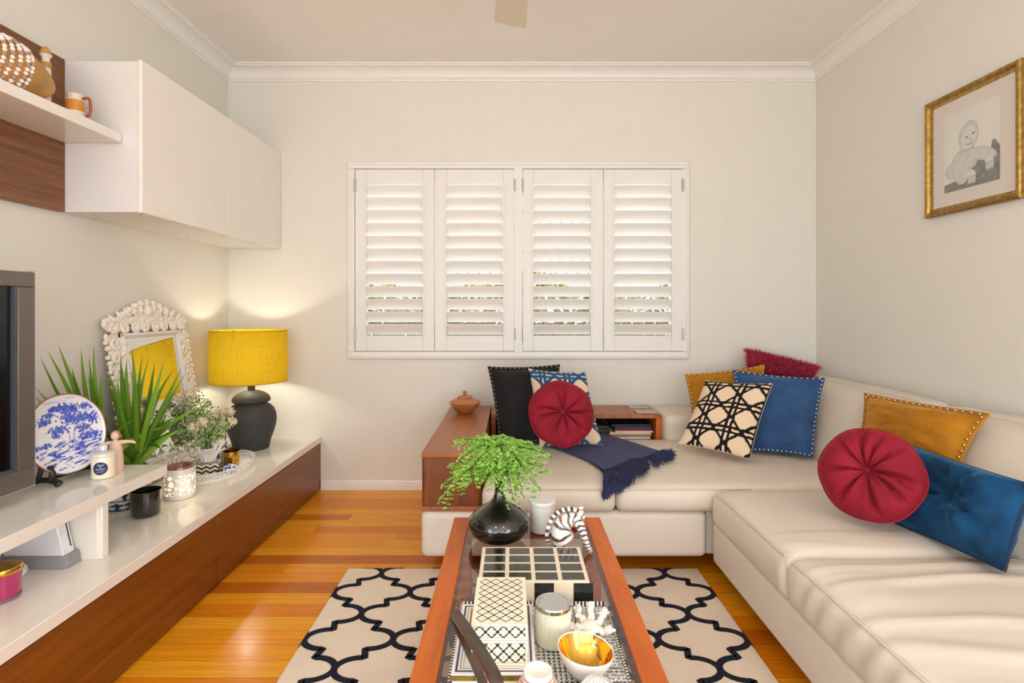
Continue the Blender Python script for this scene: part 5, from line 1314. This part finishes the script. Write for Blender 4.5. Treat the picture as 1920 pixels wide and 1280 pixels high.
for px, py, Y in tips_:
    e = P(px, py, Y); h = max(e.z, mouth.z+.06)+R.uniform(.0, .03)
    mid = Vector((mouth.x+(e.x-mouth.x)*.45, mouth.y+(e.y-mouth.y)*.45, min(h, .715)))
    path = cat_rom([mouth, mouth+Vector(((mid.x-mouth.x)*.35, (mid.y-mouth.y)*.35, (mid.z-mouth.z)*.7)), mid, e], 22)
    sm.tube(path, [.0012]*12+[.0008]*11, 4)
    for k in range(6, 23):
        d = (path[min(k+1, 22)]-path[k-1]).normalized(); sdv = d.cross(Vector((0, -.4, 1))).normalized()
        for sg in (1, -1):
            ln = .040*math.sin(PI*min(1, (24-k)/20))*R.uniform(.6, 1.15)+.006
            bd_ = (sdv*sg*.85+d*.6+Vector((R.uniform(-.2, .2), R.uniform(-.2, .2), R.uniform(-.35, .1)))).normalized(); nb = max(2, int(ln/.0070))
            for q in range(1, nb+1):
                f = q/nb; pb = path[k]+bd_*ln*f-Vector((0, 0, .014*f*f))
                c_ = mix3(lin((64, 124, 30)), lin((156, 196, 82)), min(1, max(0, R.gauss(.5, .25))))
                for s2 in (1, -1):
                    dd = (bd_*.6+d.cross(bd_)*0+(bd_.cross(Vector((0, -.5, 1))).normalized())*s2*.8+Vector((0, 0, R.uniform(-.2, .3)))).normalized()
                    leaflet(pb, dd, Vector((R.uniform(-.5, .5), -.8, R.uniform(.2, 1))), R.uniform(.005, .0085), c_)
m.build('fronds', M['leaf'], fn_, smooth=False); sm.build('stem', mat('fern_stem', (60, 48, 26), .6), fn_)
# white lidded candle
wcn = Vector((.103, 1.812, TZ+.0005))
wj = thing('candle_jar', wcn, 'plain white candle jar with a flat lid behind the zebra', 'candle jar')
MB().lathe(wcn, [(.036, 0), (.040, .002), (.0425, .008), (.0428, .092), (.041, .094)], 56).build('jar', M['white'], wj, ang=40)
MB().lathe(wcn, [(.0455, .092), (.0462, .094), (.0462, .102), (.0445, .105), (.0035, .1052), (.003, .1058), (.0005, .1058)], 56).build('lid', M['white'], wj, ang=35)
# zebra
zb = thing('zebra_figurine', (.16, 1.66, TZ), 'white and bronze striped ceramic zebra head bowing on the coffee table', 'figurine')
zw, zk = lin((232, 230, 228)), lin((86, 64, 54)); zg = lin((168, 112, 52))
def zs_(px, py, Y=1.665): return P(px, py, Y)
sp_ = [(1060, 1026, .046, 1.66), (1056, 1010, .046, 1.66), (1053, 996, .043, 1.66), (1056, 984, .038, 1.665), (1065, 976, .034, 1.665), (1076, 974, .028, 1.665), (1085, 981, .022, 1.66), (1091, 993, .0175, 1.655), (1096, 1008, .0145, 1.65), (1101, 1022, .0125, 1.645), (1106, 1032, .011, 1.638), (1109, 1036, .0085, 1.634)]
pts = cat_rom([zs_(a, b, y) for a, b, r, y in sp_], 150)
def rint(f):
    k = f*(len(sp_)-1); i = min(int(k), len(sp_)-2); g = k-i; return sp_[i][2]*(1-g)+sp_[i+1][2]*g
rad = [rint(k/150) for k in range(151)]
pts = [Vector((p.x, p.y, max(p.z, TZ+r*.74+.001))) for p, r in zip(pts, rad)]
def zc(f, a):
    if f > .96: return mix3(zw, zk, .35)
    w_ = math.sin(f*(88 if f < .62 else 120)+1.0*math.sin(a*2*PI)+2.0*nz(f*4, math.cos(a*6.28), math.sin(a*6.28), 1))
    th_ = .45 if f < .6 else .35
    return (zg if nz(f*6, math.cos(a*6.28), 1, 1.5) > .25 else zk) if w_ > th_ else zw
m = MB(); m.tube(pts, rad, 36, cols=zc, flat=.72, up=(1, 0, 0)); m.build('body', M['attr'], zb, ang=80)
m = MB()
for k in range(0, 84, 1):     # mane crest on the outer side
    t_ = (pts[k+1]-pts[k]).normalized(); o_ = Vector((t_.z*-1, 0, t_.x)); o_ = -o_ if o_.dot(pts[k]-zs_(1068, 1003)) < 0 else o_
    c_ = zk if (k//3) % 2 else zw; b0 = pts[k]+o_*rad[k]*.93
    h = .012*min(1, (k+2)/12)*min(1, (86-k)/10)
    m.obox(b0-Vector((0, .004, 0))-t_*.0012, t_*.0026, Vector((0, .008, 0)), o_*h)
    for q in range(8): m.c[-1-q] = c_
m.build('mane', M['attr'], zb, smooth=False)
m = MB()
e0 = zs_(1084, 966); m.tube([e0, e0+Vector((.010, -.006, .012)), e0+Vector((.020, -.008, .020))], [.008, .0095, .003], 10, cols=lambda f, a: zw if f < .7 else zk); m.tube([e0+Vector((0, .02, 0)), e0+Vector((.010, .022, .012)), e0+Vector((.018, .022, .018))], [.008, .009, .003], 10, cols=lambda f, a: zw)
m.build('ear', M['attr'], zb)
m = MB()
for sy in (-1,): m.ball(zs_(1092, 985)+Vector((.004, -.0125, 0)), .0042, 10, 8, sx=1.2)
m.build('eye', mat('zebra_eye', (24, 20, 18), .1), zb)
# chequered box
kb = thing('chequered_box', (.055, 1.467, TZ), 'black and cream squared box beside the black vase on the coffee table', 'box')
bx0, bx1, by0, by1, bz0, bz1 = -.087, .199, 1.367, 1.567, TZ+.001, .453
kc = mat('bone_cream', (236, 222, 196), .3, coat=.3); kk = mat('black_horn', (34, 36, 32), .16, coat=.5, vary=.3, vscale=40)
MB().box(bx0, bx1, by0, by1, bz0, bz1).build('body', kc, kb, bevel=.0015)
m = MB(); px_ = (bx1-bx0-.010)/4; py_ = (by1-by0-.008)/4
for i in range(4):
    for j in range(4):
        x0 = bx0+.0105+i*px_; y0 = by0+.009+j*py_
        m.box(x0, x0+px_-.011, y0, y0+py_-.010, bz1-.001, bz1+.0006)
for i in range(3): 
    x0 = bx0+.044+i*.1005; m.box(x0, x0+.050, by0-.0006, by0+.002, bz0+.002, bz1-.004)
m.box(bx1-.001, bx1+.0006, by0+.03, by0+.075, bz0+.002, bz1-.004); m.box(bx1-.001, bx1+.0006, by0+.125, by0+.17, bz0+.002, bz1-.004)
m.build('inlay', kk, kb, smooth=False)
# patterned tray
tr = thing('patterned_tray', (.053, 1.1, TZ), 'flat rectangular tray with a tiny black and white lattice pattern', 'tray')
tx0, tx1, ty0_, ty1_ = -.128, .236, .80, 1.345
def trc(u, v):
    x, y = tx0+u*(tx1-tx0), ty0_+v*(ty1_-ty0_); p_ = .0105
    a, b = (x/p_) % 1, (y/p_) % 1
    k = (int(x//p_)+int(y//p_)) % 2
    ln = abs(a-.5) < .13 and abs(b-.5) < .42 or abs(b-.5) < .13 and abs(a-.5) < .42 or (k and math.hypot(a-.5, b-.5) > .50)
    return lin((30, 30, 32)) if ln else lin((236, 232, 226))
m = MB(); m.grid(lambda u, v: (tx0+u*(tx1-tx0), ty0_+v*(ty1_-ty0_), TZ+.0052), 210, 300, col=trc); m.build('base', mat('lacquer_pattern', (255, 255, 255), .25, attr=True), tr, smooth=False)
MB().box(tx0, tx1, ty0_, ty1_, TZ+.0004, TZ+.005).build('underside', M['black'], tr, smooth=False)
m = MB(); hh = .014; tk = .0035
def rimc(f): return lin((236, 232, 226)) if (f*.55/.0075) % 1 < .55 else lin((26, 26, 28))
for (x0, x1, y0, y1) in ((tx0, tx1, ty1_-tk, ty1_), (tx0, tx1, ty0_, ty0_+tk), (tx0, tx0+tk, ty0_, ty1_), (tx1-tk, tx1, ty0_, ty1_)):
    L_ = max(x1-x0, y1-y0); n_ = int(L_/.0045)
    for k in range(n_):
        c_ = lin((236, 232, 226)) if k % 2 else lin((26, 26, 28)); m.col = c_
        if x1-x0 > y1-y0: m.box(x0+L_*k/n_, x0+L_*(k+1)/n_, y0, y1, TZ+.0004, TZ+hh)
        else: m.box(x0, x1, y0+L_*k/n_, y0+L_*(k+1)/n_, TZ+.0004, TZ+hh)
m.build('rim', M['attrm'], tr, smooth=False)
# book
BZ = TZ+.0055
bk = thing('hardcover_book', (-.035, 1.166, BZ), 'hardcover book with black, white and gold striped border under the inlaid box', 'book')
ax0, ax1, ay0, ay1, bt_ = -.1195, .048, 1.043, 1.291, .437
def bkc(u, v):
    x = min(u, 1-u)*(ax1-ax0); y = min(v, 1-v)*(ay1-ay0); d = min(x, y)
    W_, K_, G_, C_ = lin((240, 238, 240)), lin((66, 62, 76)), lin((206, 160, 60)), lin((240, 236, 228))
    if d < .007: return W_
    if d < .0115: return K_
    if d < .016: return W_
    if d < .0175: return K_
    if d < .021: return W_
    if d < .0225: return G_
    if .0225 < x and u < .28 and v > .5: return G_ if (int(x/.0035) % 2) else lin((90, 70, 30))
    return C_
m = MB(); m.grid(lambda u, v: (ax0+u*(ax1-ax0), ay0+v*(ay1-ay0), bt_), 112, 165, col=bkc); m.build('cover_print', mat('printed_cover', (255, 255, 255), .3, attr=True), bk, smooth=False)
MB().box(ax0, ax1, ay0, ay1, bt_-.003, bt_-.0003).build('cover_board', M['whitem'], bk, bevel=.0006)
MB().box(ax0+.002, ax1-.002, ay0+.002, ay1-.002, BZ+.002, bt_-.003).build('pages', mat('book_pages', (238, 228, 200), .8), bk, smooth=False)
MB().box(ax0, ax1, ay0, ay1, BZ, BZ+.002).build('back_board', M['whitem'], bk)
m = MB(); m.box(ax0, ax1, ay0-.0006, ay0+.002, bt_-.013, bt_-.003); m.build('spine_band', M['goldr'], bk, smooth=False)
# inlaid box
ib = thing('inlaid_box', (-.025, 1.162, bt_+.001), 'white bone inlaid box with black quatrefoil pattern on the striped book', 'box')
qx0, qx1, qy0, qy1, qz0, qz1 = -.0815, .0315, 1.068, 1.256, bt_+.001, .520
boneb, bonek = lin((238, 228, 206)), lin((44, 44, 44))
def quatre(x, y, p, tight=False):
    # staggered quatrefoils: white inside, black outline
    best = 9
    for cx, cy in ((round(x/p)*p, round(y/p)*p), ((math.floor(x/p)+.5)*p, (math.floor(y/p)+.5)*p)):
        dx, dy = abs(x-cx), abs(y-cy); r = p*(.205 if tight else .185); o_ = p*(.235 if tight else .20)
        d = min(math.hypot(dx-o_, dy)-r, math.hypot(dx, dy-o_)-r)
        best = min(best, d)
    return best
def qcol(p, marg, W, Hh, w):
    def f(u, v):
        x, y = u*W, v*Hh
        if min(x, W-x) < marg or min(y, Hh-y) < marg: return boneb
        if min(x, W-x) < marg+.0006 or min(y, Hh-y) < marg+.0006: return mix3(bonek, boneb, .3)
        d = quatre(x-marg, y-marg, p)
        n_ = nz(x, y, 0, 150); tint = mix3(boneb, lin((232, 208, 176)), max(0, nz(x, y, 6, 45)))
        return bonek if d > w else tint
    return f
W_, D_, H_ = qx1-qx0, qy1-qy0, qz1-qz0
m = MB()
m.grid(lambda u, v: (qx0+u*W_, qy0+v*D_, qz1), 116, 190, col=qcol(.0243, .008, W_, D_, -.0001))
zs1 = qz0+.050
m.grid(lambda u, v: (qx0+u*W_, qy0-.0003, zs1+v*(qz1-zs1)), 116, 34, col=qcol(.0240, .0045, W_, qz1-zs1, -.0004))
m.grid(lambda u, v: (qx0+u*W_, qy0-.0003, qz0+v*(zs1-.001-qz0)), 116, 50, col=qcol(.0240, .0045, W_, zs1-qz0, -.0004))
m.grid(lambda u, v: (qx1+.0003, qy0+u*D_, qz0+v*H_), 150, 70, col=qcol(.0240, .006, D_, H_, -.0004))
m.grid(lambda u, v: (qx0-.0003, qy1-u*D_, qz0+v*H_), 150, 70, col=qcol(.0240, .006, D_, H_, -.0004))
m.build('inlay', mat('bone_inlay', (255, 255, 255), .35, attr=True, coat=.2), ib, smooth=False)
MB().box(qx0, qx1, qy0, qy1, zs1, qz1-.0004).build('lid', kc, ib, smooth=False)
MB().box(qx0, qx1, qy0, qy1, qz0, zs1-.001).build('body', kc, ib, smooth=False)
# ribbed glass candle
rc = Vector((.0925, 1.195, BZ))
rj = thing('candle_jar', rc, 'ribbed glass candle jar with cream wax and a silver lid', 'candle jar')
m = MB(); rows = []
for r_, z in ((.033, 0), (.0375, .003), (.0392, .010), (.0392, .078), (.0385, .082)):
    rows.append([m.vert(rc+Vector(((r_+.0006*math.cos(i*PI))*math.cos(2*PI*i/112), (r_+.0006*math.cos(i*PI))*math.sin(2*PI*i/112), z))) for i in range(112)])
for k in range(4):
    for i in range(112): j = (i+1) % 112; m.face((rows[k][i], rows[k][j], rows[k+1][j], rows[k+1][i]))
m.face(list(reversed(rows[0])))
m.build('glass_jar', mat('ribbed_wax_glass', (228, 224, 202), .06, coat=1.0), rj, ang=20)
MB().lathe(rc, [(.035, .006), (.0372, .008), (.0372, .068), (.001, .068)], 48, cap1=False).build('wax', mat('cream_wax', (238, 234, 208), .5), rj)
MB().lathe(rc, [(.0395, .080), (.0405, .081), (.0405, .088), (.039, .0905), (.034, .0905), (.032, .0890), (.001, .0885)], 64, cap1=False).build('lid', M['silver'], rj, ang=30)
# coral
co = MB(); cb = Vector((.180, 1.235, BZ))
def branch(p, d, r, L, dep):
    e = p+d*L; pts = [p+(e-p)*f+Vector((R.uniform(-1, 1), R.uniform(-1, 1), R.uniform(-1, 1)))*r*.35 for f in (0, .33, .66, 1)]
    pts = [Vector((q.x, q.y, max(q.z, BZ+r))) for q in pts]
    co.tube(pts, [r, r*.95, r*.9, r*.55], 8)
    for _ in range(5):
        q = pts[R.randrange(1, 4)]; co.ball(q+Vector((R.uniform(-1, 1), R.uniform(-1, 1), R.uniform(-.2, 1)))*r*.8, r*.55, 7, 5)
    if dep:
        for _ in range(3):
            dd = (d+Vector((R.uniform(-1, 1), R.uniform(-1, 1), R.uniform(-.25, .8)))*.9).normalized(); branch(e, dd, r*.78, L*.7, dep-1)
for a, el, L_ in ((2.2, .5, .026), (.6, .5, .026), (-.6, .25, .024), (3.4, .25, .022), (1.4, .9, .026), (-1.8, .4, .016)):
    branch(cb+Vector((.018*math.cos(a), .018*math.sin(a), .008)), Vector((math.cos(a)*math.cos(el), math.sin(a)*math.cos(el), math.sin(el))), .0085, L_, 1)
co.ball(cb+Vector((0, 0, .010)), .024, 12, 8, sz=.5)
for k, v in enumerate(co.v):
    if v[2] < BZ+.0005: co.v[k] = (v[0], v[1], BZ+.0005)
co.build('coral_piece', mat('white_coral', (250, 240, 228), .8, bump=(240, .6, .003)), label='knobbly branching white coral on the patterned tray', cat='coral', ang=80)
# gold lined bowl
gb = Vector((.150, 1.088, BZ)); tiltm = Matrix.Rotation(.10, 3, 'Y')
bo_ = thing('gold_lined_bowl', gb, 'small white bowl with shiny gold inside on the patterned tray', 'bowl')
def tl_(mb):
    for k, v in enumerate(mb.v):
        q = Vector(v)-gb; f = min(1, max(0, q.z/.05)); q.z -= q.x*.10*f; mb.v[k] = tuple(gb+q)
    return mb
m = MB(); m.lathe(gb, [(.020, 0), (.027, .002), (.040, .016), (.051, .034), (.0575, .052), (.0565, .0545), (.0545, .053)], 64, cap1=False); tl_(m).build('bowl', M['white'], bo_, ang=60)
m = MB(); m.lathe(gb, [(.0547, .0528), (.050, .040), (.042, .024), (.028, .011), (.001, .007)], 64, cap1=False, cap0=False); tl_(m)
for k, v in enumerate(m.v): m.v[k] = (v[0]+.0012*nz(v[0], v[1], v[2], 60), v[1]+.0012*nz(v[1], v[0], v[2], 60), v[2]+.0008*nz(v[1], v[0], v[2], 50))
m.build('gold_lining', mat('gold_lustre', (226, 180, 82), .08, metal=1), bo_, ang=70)
# upturned ringed bowl
ub = Vector((.048, .984, BZ))
m = MB(); prr = [(.053, 0), (.0535, .006)]
for k in range(9):
    f = k/8; r0_ = .0535-.024*f**1.6; z_ = .008+.058*f; prr += [(r0_, z_), (r0_-.0012, z_+.0022)]
prr += [(.0275, .072), (.0262, .080), (.0235, .0805), (.0225, .074), (.001, .0735)]
m.lathe(ub, prr, 64, cap1=False, mf=lambda k: 1 if (2 < k < 20 and k % 2 == 1) else 0)
m.build('upturned_bowl', [M['white'], mat('copper_line', (186, 140, 116), .35)], label='upside-down white bowl with fine ringed sides at the front of the table', cat='bowl', ang=35)
# urchin
uc = Vector((.158, .985, BZ)); m = MB(); rows = []
for k in range(17):
    a = PI*k/16*.97+.02; row = []
    for i in range(60):
        th_ = 2*PI*i/60; rr = .036*math.sin(a)*(1-.06*(1 if (i % 6 == 0) else 0)); row.append(m.vert(uc+Vector((rr*math.cos(th_), rr*math.sin(th_), .032+.0318*math.cos(a)))))
    rows.append(row)
for k in range(16):
    for i in range(60):
        j = (i+1) % 60; m.face((rows[k][i], rows[k+1][i], rows[k+1][j], rows[k][j]), 1 if (i % 6 in (0,)) else 0)
m.face(list(reversed(rows[-1]))); m.face(rows[0])
m.build('urchin_ornament', [M['white'], mat('urchin_line', (160, 130, 122), .5)], label='small round white ribbed ornament in front of the gold-lined bowl', cat='ornament', ang=60)
# bent dark wooden ornament
ow = thing('bentwood_ornament', (-.08, .98, BZ), 'dark bent wooden loop rising over the left edge of the table', 'ornament')
m = MB()
def strap(ptsx, w, t_, side):
    pts = cat_rom(ptsx, 20); n_ = len(pts); A = []
    for k in range(n_):
        tt = (pts[min(k+1, n_-1)]-pts[max(k-1, 0)]).normalized(); s_ = (Vector(side)-tt*tt.dot(Vector(side))).normalized(); up = s_.cross(tt).normalized()
        if up.z < 0: up = -up
        A.append([m.vert(pts[k]+s_*w/2*a+up*t_/2*b) for a, b in ((-1, -1), (1, -1), (1, 1), (-1, 1))])
    for k in range(n_-1):
        for q in range(4): r_ = (q+1) % 4; m.face((A[k][q], A[k][r_], A[k+1][r_], A[k+1][q]))
    m.face(A[0]); m.face(list(reversed(A[-1])))
strap([P(853, 1150, 1.15), P(873, 1178, 1.06), P(900, 1220, .96), P(922, 1258, .89), P(934, 1290, .86), P(938, 1330, .86), P(938, 1400, .88)], .021, .011, (1, .25, 0))
strap([P(850, 1158, 1.145), P(868, 1195, 1.11), P(888, 1238, 1.05), P(902, 1272, 1.0), P(915, 1310, .955), P(925, 1352, .93)], .017, .008, (1, .25, 0))
m.build('loop', wood('dark_bentwood', (44, 34, 30), (78, 60, 52), (6, 2, 2), .35, .2, 6), ow, bevel=.001)
m = MB(); m.box(-.062, .01, .80, .93, BZ, BZ+.012); m.build('base', M['shelfw'], ow, bevel=.002)
